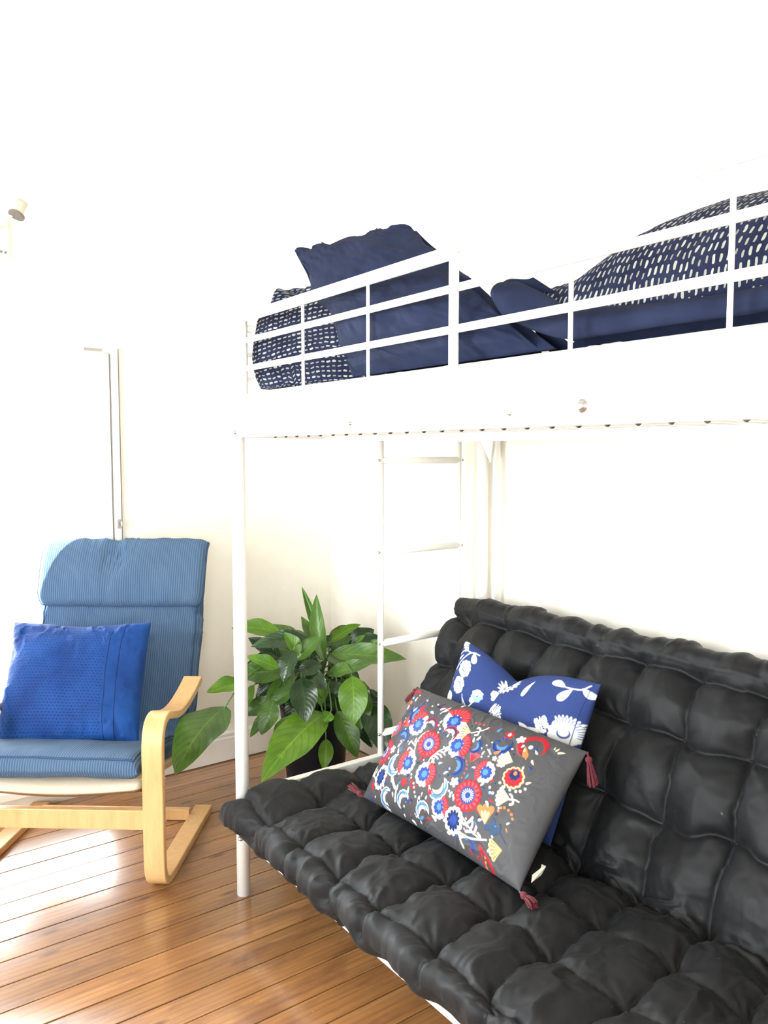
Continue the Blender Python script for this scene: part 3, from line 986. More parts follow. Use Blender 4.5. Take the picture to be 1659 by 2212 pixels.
# loft mattress
def loft_mattress():
    x0, x1, y0, y1, z0, z1 = BX0 + 0.020, BX1 - 0.022, BY0 + 0.02, BY1 - 0.02, 1.363, 1.478
    Lx, Ly, T, r = x1 - x0, y1 - y0, z1 - z0, 0.045
    A, B = edge_samples(Lx, r, 0.012, 8), edge_samples(Ly, r, 0.010, 8)
    AA, BB = np.meshgrid(A, B, indexing='ij')
    C = np.stack([x0 + AA, y0 + BB, np.full_like(AA, (z0 + z1) / 2)], -1)
    ea, ta = edge_factor(AA, Lx, r)
    eb, tb = edge_factor(BB, Ly, r)
    d = 0.003 * fbm(AA * 8, BB * 8, 2.0) + 0.0015 * ridge(BB * 30, AA * 12, 1.0)
    o, t, b = sheet('loft_mattress', C, A, B, T / 2 * ea * eb, ta, tb, d * (AA > 0.05), d * 0, MAT['mattress'], origin=(1.45, 1.05, z0))
    tag(o, 'cream mattress lying on the slats of the white loft bed', 'mattress')
loft_mattress()

# ---------------------------------------------------------------- bedding on the loft bed
def heap():
    def cf(U, V, C, h):
        # slumped towards the middle of the bed, a deep roll over the front
        C = C.copy()
        C[..., 2] += 0.03 * np.sin(np.pi * U) * (V - 0.3)
        w = fbm(U * 3, V * 3, 1.5)
        m = np.minimum(1, 2.2 * np.sin(np.pi * U)) * np.minimum(1, 2.2 * np.sin(np.pi * V))
        h = h * (1 + m * 0.15 * (ridge(U * 3.2 + 0.6 * w, V * 1.5 + 0.3 * w, 7.0, 2) - 0.9) + m * 0.09 * np.sin(U * 19 + V * 4 + 3 * w))
        return C, h
    o, _ = pillow('duvet', (1.46, 2.055, 1.60), (1.50, 1.56, 1.61), (1.150, 1.56, 1.55), (1.045, 2.058, 1.54), 0.42, 190, 190,
                  MAT['dashes'], (0, 0, 1), pull=0.0, pw=5.0, q=0.38, wr=0.014, wscale=7, arc='u', crk=0.4, seed=3.3, zmin=1.482,
                  origin=(1.3, 1.8, 1.479), cfun=cf)
    tag(o, 'crumpled navy duvet with pale dash print bunched at the far end of the loft bed', 'duvet')
heap()

def navy_pillow():
    def cf(U, V, C, h):
        d = (0.7, -0.25, 0.35)
        # flange: thin flat border outside the stuffed middle
        m = np.minimum(np.minimum(U, 1 - U), np.minimum(V, 1 - V))
        h = np.where(m < 0.055, 0.0022, h)
        wav = 0.007 * np.sin(30 * U + 2 * np.sin(9 * V)) + 0.007 * np.sin(26 * V + 2 * np.sin(7 * U))
        C = C + (np.exp(-m / 0.05) * wav)[..., None] * np.array([-0.7, -0.1, 0.6]) * (1 - 0.85 * V ** 2)[..., None]
        # soft sag of the middle fold
        C = C + (0.03 * np.exp(-((V - 0.55) / 0.12) ** 2) * np.exp(-(U / 0.35) ** 2))[..., None] * np.array([0.6, 0, 0.2])
        return C, h
    o, _ = pillow('pillow', (1.16, 2.01, 1.872), (1.24, 1.557, 1.840), (1.072, 0.935, 1.468), (1.070, 1.575, 1.468), 0.165, 150, 130,
                  MAT['navy'], (-1, 0, 0.3), pull=0.03, pw=3.2, q=0.55, wr=0.010, wscale=6, seed=8.1, zmin=1.482,
                  origin=(1.15, 1.5, 1.48), cfun=cf)
    tag(o, 'large plain navy pillow propped up behind the guard rail of the loft bed', 'pillow')
navy_pillow()

def dash_pillow():
    def cf(U, V, C, h):
        C = C.copy()
        C[..., 2] += 0.045 * np.exp(-((U) / 0.10) ** 2) * np.exp(-((V - 1) / 0.2) ** 2)
        return C, h
    o, _ = pillow('pillow', (1.74, 1.09, 1.56), (1.74, 0.40, 1.56), (1.10, 0.40, 1.535), (1.10, 1.085, 1.535), 0.385, 140, 130,
                  MAT['dashes'], (0, 0, 1), pull=0.02, pw=2.6, q=0.60, arc='v', wr=0.007, wscale=6, seed=14.7, zmin=1.482,
                  origin=(1.4, 0.75, 1.48), cfun=cf)
    me = o.data
    me.materials.append(MAT['navy'])
    for pl in me.polygons:
        c = pl.center
        if c.z + 1.48 < 1.548 and c.x + 1.4 < 1.40:
            pl.material_index = 1
    tag(o, 'plump dash printed pillow lying flat at the near end of the loft bed', 'pillow')
    # its navy flange hanging along the guard rail
    A = [(1.09, 1.102, 1.618), (1.089, 1.055, 1.613), (1.088, 0.987, 1.579), (1.086, 0.934, 1.549), (1.086, 0.846, 1.539), (1.086, 0.742, 1.53), (1.086, 0.666, 1.525), (1.086, 0.591, 1.528), (1.086, 0.40, 1.53)]
    B = [(1.070, 1.108, 1.596), (1.064, 1.085, 1.564), (1.058, 1.049, 1.540), (1.054, 0.928, 1.494), (1.052, 0.841, 1.490), (1.052, 0.738, 1.490), (1.052, 0.662, 1.490), (1.052, 0.587, 1.490), (1.052, 0.40, 1.490)]
    a, L = catmull(A, 90)
    b, _ = catmull(B, 90)
    t = np.linspace(0, 1, 18)
    C = a[:, None, :] * (1 - t)[None, :, None] + b[:, None, :] * t[None, :, None]
    S = np.linspace(0, L, 90)
    SS, TT = np.meshgrid(S, t, indexing='ij')
    C = C + (0.006 * np.sin(TT * np.pi) * np.sin(SS * 34) + 0.012 * np.sin(TT * np.pi))[..., None] * np.array([-1, 0, 0.1])
    h = 0.0025 + 0.009 * np.sin(np.pi * TT) ** 0.7
    h[0, :] = h[-1, :] = 0.0008
    h[:, 0] = h[:, -1] = 0.0008
    z = np.zeros_like(h)
    f, _, _ = sheet('flange', C, S, t * 0.06, h, z, z, 0.003 * fbm(SS * 26, TT * 2, 1.0), z, MAT['navy'], o, out=False)
    f['label'] = 'plain navy flange'
    # lifted corner flap
    fl_ = [(1.10, 1.09, 1.60), (1.075, 1.108, 1.612), (1.115, 1.055, 1.632), (1.13, 1.01, 1.60)]
    P = np.array(fl_)
    u, v = np.linspace(0, 1, 14), np.linspace(0, 1, 14)
    U, V = np.meshgrid(u, v, indexing='ij')
    C = ((P[0] * (1 - V)[..., None] + P[1] * V[..., None]) * (1 - U)[..., None] + (P[3] * (1 - V)[..., None] + P[2] * V[..., None]) * U[..., None])
    C = C + (0.012 * np.sin(U * 5))[..., None] * np.array([0, 0.2, 0.6])
    h = np.full_like(U, 0.004)
    z = np.zeros_like(h)
    g, _, _ = sheet('flap', C, u * 0.1, v * 0.05, h, z, z, z, z, MAT['navy'], o, out=False)
    MB().add([(1.050, 0.918, 1.500), (1.050, 0.898, 1.486), (1.050, 0.906, 1.484), (1.050, 0.924, 1.497), (1.0515, 0.918, 1.500), (1.0515, 0.898, 1.486), (1.0515, 0.906, 1.484), (1.0515, 0.924, 1.497)],
             [(0, 1, 2, 3), (7, 6, 5, 4), (0, 4, 5, 1), (1, 5, 6, 2), (2, 6, 7, 3), (3, 7, 4, 0)]).build('care_tag', MAT['label'], o)
dash_pillow()

# ---------------------------------------------------------------- bentwood armchair
EX, DX = V3(0.7848, -0.6198, 0), V3(0.6198, 0.7848, 0)
def W(e, d, z):
    return EX * e + DX * d + np.array([0, 0, z])
chair = thing('armchair', 'birch bentwood armchair with ribbed blue cushion in front of the window', 'armchair', W(-1.06, 2.5, 0))
def strip(name, path, e, wid, th, parent=chair, n=70, mat=MAT['birch']):
    p, _ = catmull(path, n)
    pts = [W(e, d, z) for d, z in p]
    return MB().tube(pts, th / 2, rx=wid / 2, up=None, square=True).build(name, mat, parent) if False else _strip(name, pts, wid, th, parent, mat)
def _strip(name, pts, wid, th, parent, mat):
    b = MB()
    P = np.array(pts)
    T = norm(np.gradient(P, axis=0))
    vs, fs = [], []
    c = 0.0025
    for i in range(len(P)):
        u = np.cross(EX, T[i])
        u /= np.linalg.norm(u)
        for (a, q) in ((1, 1 - c * 2 / th), (1 - c * 2 / wid, 1), (-1 + c * 2 / wid, 1), (-1, 1 - c * 2 / th), (-1, -1 + c * 2 / th), (-1 + c * 2 / wid, -1), (1 - c * 2 / wid, -1), (1, -1 + c * 2 / th)):
            vs.append(P[i] + EX * a * wid / 2 + u * q * th / 2)
    n = 8
    for i in range(len(P) - 1):
        for k in range(n):
            a, q = i * n + k, i * n + (k + 1) % n
            fs.append((a, a + n, q + n, q))
    fs.append(tuple(range(n)))
    fs.append(tuple(range(len(P) * n - 1, len(P) * n - n - 1, -1)))
    o = b.add(vs, fs).build(name, mat, parent, smooth=False)
    me = o.data
    for p in me.polygons:
        p.use_smooth = len(p.vertices) == 4
    try:
        me.set_sharp_from_angle(angle=math.radians(35))
    except Exception:
        pass
    return o
side = [(2.79, 0.0125), (2.60, 0.0125), (2.42, 0.0125), (2.335, 0.0125), (2.290, 0.019), (2.262, 0.042), (2.251, 0.085), (2.249, 0.18), (2.249, 0.32), (2.249, 0.425), (2.256, 0.472), (2.278, 0.505), (2.315, 0.5155), (2.36, 0.504), (2.41, 0.489), (2.465, 0.483), (2.525, 0.486), (2.585, 0.496), (2.635, 0.508), (2.68, 0.522)]
for e in (-0.760, -1.363):
    fr_ = strip('side_frame', side, e, 0.062, 0.024, n=110)
    sgn = 1 if e > -1 else -1
    for (d, z) in ((2.262, 0.345), (2.262, 0.215)):
        MB().lathe(W(e + sgn * 0.031, d - 0.002, z), [(0.004, 0), (0.004, 0.002), (0.001, 0.003)], 10, EX * sgn).build('bolt', MAT['steel'], fr_)
    MB().lathe(W(e + sgn * 0.031, 2.655, 0.508), [(0.003, 0), (0.003, 0.002), (0.001, 0.003)], 10, EX * sgn).build('bolt', MAT['steel'], fr_)
def rail(name, d0, z0, d1, z1, e0=-1.332, e1=-0.791):
    b = MB()
    vs = [W(e, d, z) for e in (e0, e1) for d, z in ((d0, z0), (d1, z0), (d1, z1), (d0, z1))]
    b.add(vs, [(0, 1, 2, 3), (7, 6, 5, 4), (0, 4, 5, 1), (1, 5, 6, 2), (2, 6, 7, 3), (3, 7, 4, 0)])
    o = b.build(name, MAT['birch'], chair, bevel=0.003)
    bm = bmesh.new()
    bm.from_mesh(o.data)
    bmesh.ops.recalc_face_normals(bm, faces=bm.faces)
    bm.to_mesh(o.data)
    bm.free()
rail('front_rail', 2.262, 0.184, 2.284, 0.244)
rail('rear_rail', 2.712, 0.001, 2.736, 0.040)
rail('seat_rail', 2.66, 0.226, 2.68, 0.250, -1.30, -0.84)
back_path = [(2.285, 0.322), (2.32, 0.320), (2.42, 0.300), (2.57, 0.268), (2.69, 0.252), (2.765, 0.290), (2.83, 0.42), (2.905, 0.62), (2.975, 0.80), (3.02, 0.925)]
for e in (-1.296, -0.826):
    strip('seat_frame', back_path, e, 0.045, 0.020, n=70)
def sling():
    p, L = catmull([(2.262, 0.300), (2.256, 0.322)] + [(d, z + 0.013) for d, z in back_path[1:]], 60)
    E = np.linspace(-1.328, -0.797, 24)
    S = np.linspace(0, L, 60)
    C = np.zeros((60, 24, 3))
    for i in range(60):
        for j in range(24):
            sag = -0.020 * math.sin(math.pi * j / 23) * math.exp(-S[i] / 0.12)
            C[i, j] = W(E[j], p[i, 0], p[i, 1] + sag)
    h = np.full((60, 24), 0.003)
    z = np.zeros_like(h)
    sheet('sling', C, S, E - E[0], h, z, z, z, z, MAT['sling'], chair, out=False)
sling()
CPATH = [(2.226, 0.374), (2.27, 0.378), (2.36, 0.368), (2.50, 0.342), (2.62, 0.318), (2.69, 0.312), (2.752, 0.345), (2.80, 0.43), (2.845, 0.55), (2.893, 0.69), (2.942, 0.825), (2.982, 0.935)]
def chair_cushion():
    _, L = catmull(CPATH, 10)
    r = 0.036
    S = edge_samples(L, r, 0.007, 9)
    p, _ = catmull(CPATH, S)
    Wd = 0.605
    Bq = edge_samples(Wd, r, 0.007, 9)
    SS, BB = np.meshgrid(S, Bq, indexing='ij')
    e0 = -1.385
    # seat is held between the arms, the back swells a little
    wid = np.interp(S, [0, 0.35, 0.6, L], [0.93, 0.97, 1.0, 1.0])
    E = (e0 + Wd / 2) + 0.012 * (1 - wid[:, None]) + (BB - Wd / 2) * wid[:, None]
    C = EX * E[..., None] + DX * p[:, 0][:, None, None] + np.array([0, 0, 1.0]) * p[:, 1][:, None, None]
    ea, ta = edge_factor(SS, L, r)
    eb, tb = edge_factor(BB, Wd, r)
    T = 0.068
    n1 = fbm(SS * 8, BB * 8, 1.0)
    disp = 0.008 * np.sin(np.pi * BB / Wd) + 0.004 * n1
    cross = np.exp(-((SS - 0.46) / 0.09) ** 2)
    disp += 0.004 * np.clip((SS - 0.5) / 0.2, 0, 1) * (ridge(SS * 13 + 0.8 * n1, BB * 2.2 + n1, 5.0) - 1.0)
    disp += 0.012 * cross * (ridge(SS * 16 + 0.6 * n1, BB * 3, 4.0) - 1.0)
    disp += 0.004 * np.exp(-np.minimum(BB, Wd - BB) / 0.07) * (ridge(SS * 18, BB * 5, 8.0) - 0.9)
    o, top, bot = sheet('seat_cushion', C, S, Bq, T / 2 * ea * eb, ta, tb, disp, 0.003 * n1, MAT['corduroy'], chair, flip=True)
    o['label'] = 'ribbed blue cotton cushion'
    # piping round the upper edge
    k = 6
    ring = [top[k, j] for j in range(k, len(Bq) - k, 3)] + [top[i, len(Bq) - 1 - k] for i in range(k, len(S) - k, 3)] + \
           [top[len(S) - 1 - k, j] for j in range(len(Bq) - k - 1, k, -3)] + [top[i, k] for i in range(len(S) - k - 1, k, -3)]
    MB().tube(ring + [ring[0]], 0.0042, 6, cap=False).build('piping', MAT['piping'], o, smooth=True)
    return o
cush = chair_cushion()
def headrest():
    pth = [(2.985, 0.962), (2.950, 0.940), (2.918, 0.873), (2.895, 0.805), (2.874, 0.737)]
    _, L = catmull(pth, 10)
    r = 0.034
    S = edge_samples(L, r, 0.004, 8)
    p, _ = catmull(pth, S)
    Wd = 0.622
    Bq = edge_samples(Wd, r, 0.005, 8)
    SS, BB = np.meshgrid(S, Bq, indexing='ij')
    e0 = -1.393
    E = e0 + BB
    C = EX * E[..., None] + DX * p[:, 0][:, None, None] + np.array([0, 0, 1.0]) * p[:, 1][:, None, None]
    ea, ta = edge_factor(SS, L, r)
    eb, tb = edge_factor(BB, Wd, r)
    n1 = fbm(SS * 10, BB * 10, 3.0)
    disp = 0.016 * np.sin(np.pi * BB / Wd) * np.sin(np.pi * SS / L) + 0.004 * n1
    ctr = np.exp(-((BB - 0.30) / 0.13) ** 2) * np.exp(-((SS - 0.07) / 0.10) ** 2)
    disp += 0.009 * ctr * (ridge(BB * 14 - SS * 4 + 0.8 * n1, SS * 2.0, 6.0) - 1.0)
    for off, ln, dp in ((-0.050, 0.06, 0.0045), (-0.022, 0.09, 0.007), (0.006, 0.11, 0.008), (0.032, 0.08, 0.006), (0.060, 0.05, 0.004)):
        x = BB - 0.305 - off - (SS - 0.04) * (0.25 + 4 * off) * -1
        disp -= dp * np.exp(-(np.abs(x) / 0.008) ** 1.6) * np.exp(-((SS - 0.09) / ln) ** 2) * np.clip((SS - 0.015) / 0.05, 0, 1)
    # rounded lower corners
    m = np.maximum(0, SS - (L - 0.06)) / 0.06
    C = C + EX * ((0.018 * m ** 2) * np.where(BB < Wd / 2, 1, -1) * (np.abs(BB / Wd - 0.5) * 2) ** 6)[..., None]
    o, top, bot = sheet('headrest', C, S, Bq, 0.062 / 2 * ea * eb, ta, tb, disp, disp * 0, MAT['corduroy'], cush, flip=False)
    k = 2
    ring = [top[i, k] for i in range(k, len(S) - k, 2)] + [top[len(S) - 1 - k, j] for j in range(k, len(Bq) - k, 2)] + [top[i, len(Bq) - 1 - k] for i in range(len(S) - k - 1, k, -2)]
    MB().tube(ring, 0.0036, 6).build('headrest_piping', MAT['piping'], cush, smooth=True)
headrest()

# cobalt cushion on the seat
def cobalt():
    def cf(U, V, C, h):
        C = C.copy()
        C = C + (0.030 * np.exp(-((U - 0.5) / 0.28) ** 2) * (1 - V) ** 2)[..., None] * np.array([0, 0, -0.4])
        C = C + (0.03 * np.exp(-(U / 0.12) ** 2) * V ** 4)[..., None] * (-EX)
        return C, h
    o, _ = pillow('cushion', W(-1.372, 2.66, 0.722), W(-0.885, 2.63, 0.730), W(-0.868, 2.435, 0.378), W(-1.318, 2.425, 0.380), 0.15, 130, 120,
                  MAT['cobalt'], -DX, pull=0.035, pw=2.5, q=0.55, wr=0.0075, wscale=8, seed=21.0, origin=W(-1.1, 2.45, 0.38), cfun=cf)
    tag(o, 'square cobalt blue cushion with embossed dots propped on the armchair seat', 'cushion')
cobalt()

# ---------------------------------------------------------------- potted peace lily
PC = V3(1.535, 2.54, 0)
plant = thing('potted_plant', 'leafy green houseplant in a charcoal pot between bed and back wall', 'plant', PC)
MB().lathe(PC, [(0.098, 0.0), (0.103, 0.004), (0.132, 0.345), (0.134, 0.352), (0.134, 0.362), (0.127, 0.362), (0.124, 0.34), (0.122, 0.335)], 48).build('pot', MAT['pot'], plant, smooth=True)
MB().lathe(PC, [(0.122, 0.30), (0.122, 0.335), (0.09, 0.341), (0.04, 0.345), (0.005, 0.346)], 24).build('soil', MAT['soil'], plant, smooth=True)
LEAVES=[(1.542,2.51,0.592,1.505,2.581,0.801,0.035,0.05,0,0.8),
(1.509,2.431,0.547,1.523,2.504,0.78,0.056,0.06,0,0.4),
(1.529,2.543,0.578,1.498,2.576,0.689,0.042,0.05,0,0.3),
(1.557,2.463,0.602,1.678,2.441,0.658,0.038,0.12,1,0.5),
(1.541,2.434,0.569,1.751,2.254,0.553,0.078,0.12,0,0.35),
(1.491,2.378,0.51,1.598,2.243,0.566,0.059,0.1,0,0.3),
(1.525,2.268,0.526,1.487,2.207,0.373,0.093,0.15,1,0.15),
(1.567,2.307,0.477,1.54,2.24,0.338,0.088,0.12,0,0.2),
(1.603,2.287,0.416,1.563,2.118,0.273,0.094,0.18,2,0.25),
(1.496,2.326,0.392,1.525,2.242,0.241,0.075,0.12,0,0.25),
(1.592,2.351,0.342,1.608,2.269,0.249,0.057,0.1,2,0.3),
(1.666,2.367,0.431,1.695,2.338,0.346,0.038,0.15,2,0.5),
(1.363,2.349,0.527,1.337,2.269,0.399,0.085,0.16,2,0.2),
(1.441,2.318,0.397,1.134,2.207,0.263,0.126,0.16,1,0.2),
(1.41,2.26,0.328,1.377,2.226,0.237,0.047,0.05,1,0.3),
(1.299,2.425,0.442,1.24,2.41,0.334,0.067,0.15,0,0.25),
(1.316,2.458,0.384,1.226,2.467,0.313,0.046,0.1,0,0.3),
(1.327,2.49,0.416,1.247,2.544,0.365,0.06,0.12,0,0.25),
(1.353,2.444,0.528,1.196,2.508,0.523,0.088,0.15,0,0.25),
(1.387,2.528,0.641,1.233,2.619,0.67,0.06,0.16,1,0.3),
(1.466,2.444,0.619,1.259,2.521,0.617,0.063,0.2,2,0.3),
(1.387,2.4,0.595,1.356,2.454,0.669,0.046,0.08,1,0.4),
(1.388,2.422,0.574,1.47,2.393,0.648,0.059,0.1,0,0.4),
(1.317,2.422,0.552,1.219,2.474,0.599,0.048,0.16,1,0.35),
(1.381,2.525,0.557,1.289,2.599,0.631,0.057,0.1,2,0.3),
(1.342,2.361,0.626,1.29,2.341,0.527,0.06,0.18,2,0.25),
(1.219,2.514,0.498,1.094,2.529,0.48,0.061,0.12,1,0.35),
(1.113,2.414,0.458,0.875,2.266,0.33,0.13,0.12,0,0.12),
(1.36,2.409,0.475,1.286,2.434,0.423,0.052,0.12,0,0.4),
(1.399,2.456,0.484,1.332,2.499,0.421,0.05,0.12,0,0.3),
(1.491,2.436,0.459,1.536,2.346,0.38,0.094,0.1,2,0.2),
(1.35,2.359,0.396,1.283,2.372,0.274,0.074,0.12,0,0.25),
(1.448,2.352,0.56,1.353,2.369,0.529,0.055,0.15,2,0.3),
(1.584,2.499,0.535,1.663,2.473,0.614,0.045,0.1,0,0.3),
(1.271,2.524,0.477,1.232,2.52,0.397,0.039,0.1,1,0.4),
(1.549,2.37,0.482,1.474,2.37,0.419,0.067,0.15,2,0.3),
(1.398,2.362,0.539,1.429,2.285,0.487,0.055,0.15,2,0.3),
(1.573,2.534,0.565,1.608,2.537,0.609,0.053,0.05,2,0.3),
(1.463,2.487,0.521,1.518,2.477,0.584,0.068,0.08,2,0.3),
(1.588,2.493,0.5,1.637,2.488,0.573,0.063,0.08,0,0.3),
(1.427,2.376,0.376,1.368,2.392,0.358,0.065,0.1,2,0.3),
(1.392,2.533,0.453,1.335,2.605,0.516,0.061,0.1,2,0.3),
(1.438,2.271,0.41,1.406,2.268,0.385,0.041,0.1,1,0.4),
(1.412,2.417,0.444,1.345,2.409,0.358,0.072,0.12,2,0.3),
(1.651,2.477,0.565,1.635,2.494,0.617,0.042,0.1,0,0.3),
(1.639,2.413,0.588,1.68,2.412,0.623,0.028,0.1,0,0.5),
(1.658,2.35,0.589,1.687,2.332,0.618,0.027,0.1,0,0.5),
(1.49,2.316,0.501,1.47,2.302,0.462,0.042,0.1,2,0.3)]

def leaf(i, x0, y0, z0, x1, y1, z1, w, droop, kind, fold):
    B, T = V3(x0, y0, z0), V3(x1, y1, z1)
    A = T - B
    L = np.linalg.norm(A)
    A = A / L
    rl = random.Random(i * 7 + 1)
    mid = (B + T) / 2
    view = norm(V3(0, 0, 1.3) - mid)
    face = view * 0.75 + V3(0, 0, 0.55) + V3(rl.uniform(-.25, .25), rl.uniform(-.25, .25), 0)
    Sx = norm(np.cross(A, face))
    Nn = np.cross(Sx, A)
    n, m = 13, 8
    t = np.linspace(0, 1, n)
    u = np.linspace(-1, 1, m + 1)
    sh = np.sin(np.pi * t ** 0.86) ** 0.72 * (1 - 0.22 * t ** 3)
    sh[0], sh[-1] = 0.03, 0.01
    w = w * 1.22
    vs, uv = [], []
    bend = rl.uniform(-0.04, 0.04)
    k1, k2 = rl.uniform(0, 6), rl.uniform(2.5, 4.5)
    for a in range(n):
        c = B + A * L * t[a] + Nn * droop * L * 4 * t[a] * (1 - t[a]) * 0.6 + Sx * bend * L * math.sin(math.pi * t[a])
        for b in range(m + 1):
            hw = w / 2 * sh[a]
            rip = 0.06 * w * math.sin(k1 + k2 * 3.2 * t[a] + (2 if u[b] > 0 else 0)) * abs(u[b]) ** 2 * sh[a]
            vs.append(c + Sx * hw * u[b] * (1 - 0.25 * fold * abs(u[b])) + Nn * (fold * hw * abs(u[b]) ** 1.2 + rip))
            uv.append((u[b], t[a]))
    idx = np.arange(n * (m + 1)).reshape(n, m + 1)
    q = np.stack([idx[:-1, :-1], idx[1:, :-1], idx[1:, 1:], idx[:-1, 1:]], -1).reshape(-1, 4)
    o = link('leaf', fast_mesh('leaf', np.array(vs), q, MAT['leaf%d' % kind], np.array(uv)), plant)
    # stalk from the crown of the plant to the leaf
    crown = PC + V3(rl.uniform(-.05, .05), rl.uniform(-.05, .05), 0.335)
    d = B - crown
    up = V3(0, 0, 0.35 * np.linalg.norm(d[:2]) + 0.02)
    pts, _ = catmull([crown, crown + d * 0.4 + up * 0.9, crown + d * 0.8 + up * 0.6, B, B + A * 0.02], 12)
    MB().tube(pts, [0.0032] * 8 + [0.0026] * 4, 6).build('stalk', MAT['stem'], o, smooth=True)
for i, q in enumerate(LEAVES):
    leaf(i, *q)
rp = random.Random(77)
for i in range(34):     # the dense inner and rear foliage
    az = i * 2.399 + rp.uniform(-.3, .3)
    r0, z0 = rp.uniform(0.03, 0.13), rp.uniform(0.40, 0.56)
    L_ = rp.uniform(0.13, 0.22)
    r1, z1 = r0 + L_ * rp.uniform(0.6, 0.95), z0 + L_ * rp.uniform(-0.8, 0.55)
    c_, s_ = math.cos(az), math.sin(az)
    if r1 * c_ > 0.33:
        r1 = 0.33 / c_
    leaf(100 + i, PC[0] + r0 * c_, PC[1] + r0 * s_, z0, PC[0] + r1 * c_, PC[1] + r1 * s_, max(z1, 0.2), rp.uniform(0.05, 0.085), 0.14, rp.choice([0, 0, 2, 2, 2, 1]), 0.3)

# ---------------------------------------------------------------- prints and embroidery, drawn vertex by vertex (colour + thread relief)
class Canvas:
    def __init__(self, X, Y, xs, ys, base):
        self.X, self.Y, self.xs, self.ys = X, Y, xs, ys
        self.c = np.zeros(X.shape + (3,)) + np.array(base)
        self.r = np.zeros(X.shape)
    def win(self, cx, cy, R):
        i0, i1 = np.searchsorted(self.ys, [cy - R, cy + R])
        j0, j1 = np.searchsorted(self.xs, [cx - R, cx + R])
        return slice(i0, i1), slice(j0, j1)
    def polar(self, cx, cy, R, a=0.0):
        w = self.win(cx, cy, R * 1.05)
        dx, dy = self.X[w] - cx, self.Y[w] - cy
        return w, np.hypot(dx, dy), np.arctan2(dy, dx) - math.radians(a)
    def put(self, w, mask, col, rel=None):
        if mask.size:
            self.c[w][mask] = col
            if rel is not None:
                self.r[w][mask] = rel
    def blob(self, cx, cy, R, n, amp, col, a=0, rel=None, sx=1.0):
        w = self.win(cx, cy, R * 1.3)
        ca, sa = math.cos(math.radians(a)), math.sin(math.radians(a))
        dx, dy = self.X[w] - cx, self.Y[w] - cy
        p, q = (dx * ca + dy * sa) / sx, -dx * sa + dy * ca
        rr, ph = np.hypot(p, q), np.arctan2(q, p)
        self.put(w, rr < R * (1 - amp + amp * np.abs(np.cos(n * ph / 2)) ** 0.6), col, rel)
    def sector(self, cx, cy, R0, R1, a, half, n, amp, col, col2=None, rel=None):
        w, rr, ph = self.polar(cx, cy, R1 * 1.15, a)
        ph = (ph + np.pi) % (2 * np.pi) - np.pi
        k = half * 2 / n
        edge = R1 * (1 - amp + amp * np.abs(np.cos(np.pi * (ph / k))) ** 0.6)
        m = (rr > R0) & (rr < edge) & (np.abs(ph) < half)
        self.put(w, m, col, rel)
        if col2 is not None:
            m2 = m & (np.abs(((ph / k + 0.5) % 1) - 0.5) < 0.22) & (rr < R1 * 0.86) & (rr > R0 * 1.15 + 0.02)
            self.put(w, m2, col2)
    def tear(self, cx, cy, L, a, col, wid=0.42, bend=0.25, rel=None):
        w = self.win(cx, cy, L)
        ca, sa = math.cos(math.radians(a)), math.sin(math.radians(a))
        dx, dy = self.X[w] - cx, self.Y[w] - cy
        p, q = dx * ca + dy * sa, -dx * sa + dy * ca
        t = (p / L) + 0.5
        q = q - bend * L * (t - 0.35) ** 2
        hw = wid * L * np.sqrt(np.clip(t, 0, 1)) * np.clip(1 - t, 0, 1) * 1.25
        self.put(w, (t > 0) & (t < 1) & (np.abs(q) < hw), col, rel)
    def dot(self, cx, cy, r, col, rel=None):
        w, rr, ph = self.polar(cx, cy, r * 1.2)
        self.put(w, rr < r, col, rel)
    def stroke(self, pts, wd, col, rel=None, taper=False):
        p, L = catmull(pts, max(8, int(8 * len(pts)))) if len(pts) > 2 else (np.linspace(pts[0], pts[1], 12), 1)
        for i, (x, y) in enumerate(p):
            rr = wd / 2 * (0.55 + 0.45 * i / len(p) if taper else 1)
            self.dot(x, y, max(rr, 0.11), col, rel)
        for (a, b) in zip(p[:-1], p[1:]):
            m = (a + b) / 2
            self.dot(m[0], m[1], max(wd / 2, 0.11), col, rel)
    def crescent(self, cx, cy, R, a, cols, rel=None):
        w, rr, ph = self.polar(cx, cy, R * 1.1, a)
        ph = (ph + np.pi) % (2 * np.pi) - np.pi
        for (r1, r0, half, n, col) in cols:
            edge = R * r1 * (1 - 0.10 + 0.10 * np.abs(np.cos(n * ph / 2)) ** 0.6) if n else R * r1
            th = 1 - (np.abs(ph) / half) ** 2.2
            mid = R * (r1 + r0) / 2
            hw = R * (r1 - r0) / 2 * np.clip(th, 0, 1)
            if n:
                m = (rr < np.minimum(edge, mid + hw)) & (rr > mid - hw)
            else:
                m = (rr < mid + hw) & (rr > mid - hw)
            self.put(w, m & (np.abs(ph) < half), col, rel)

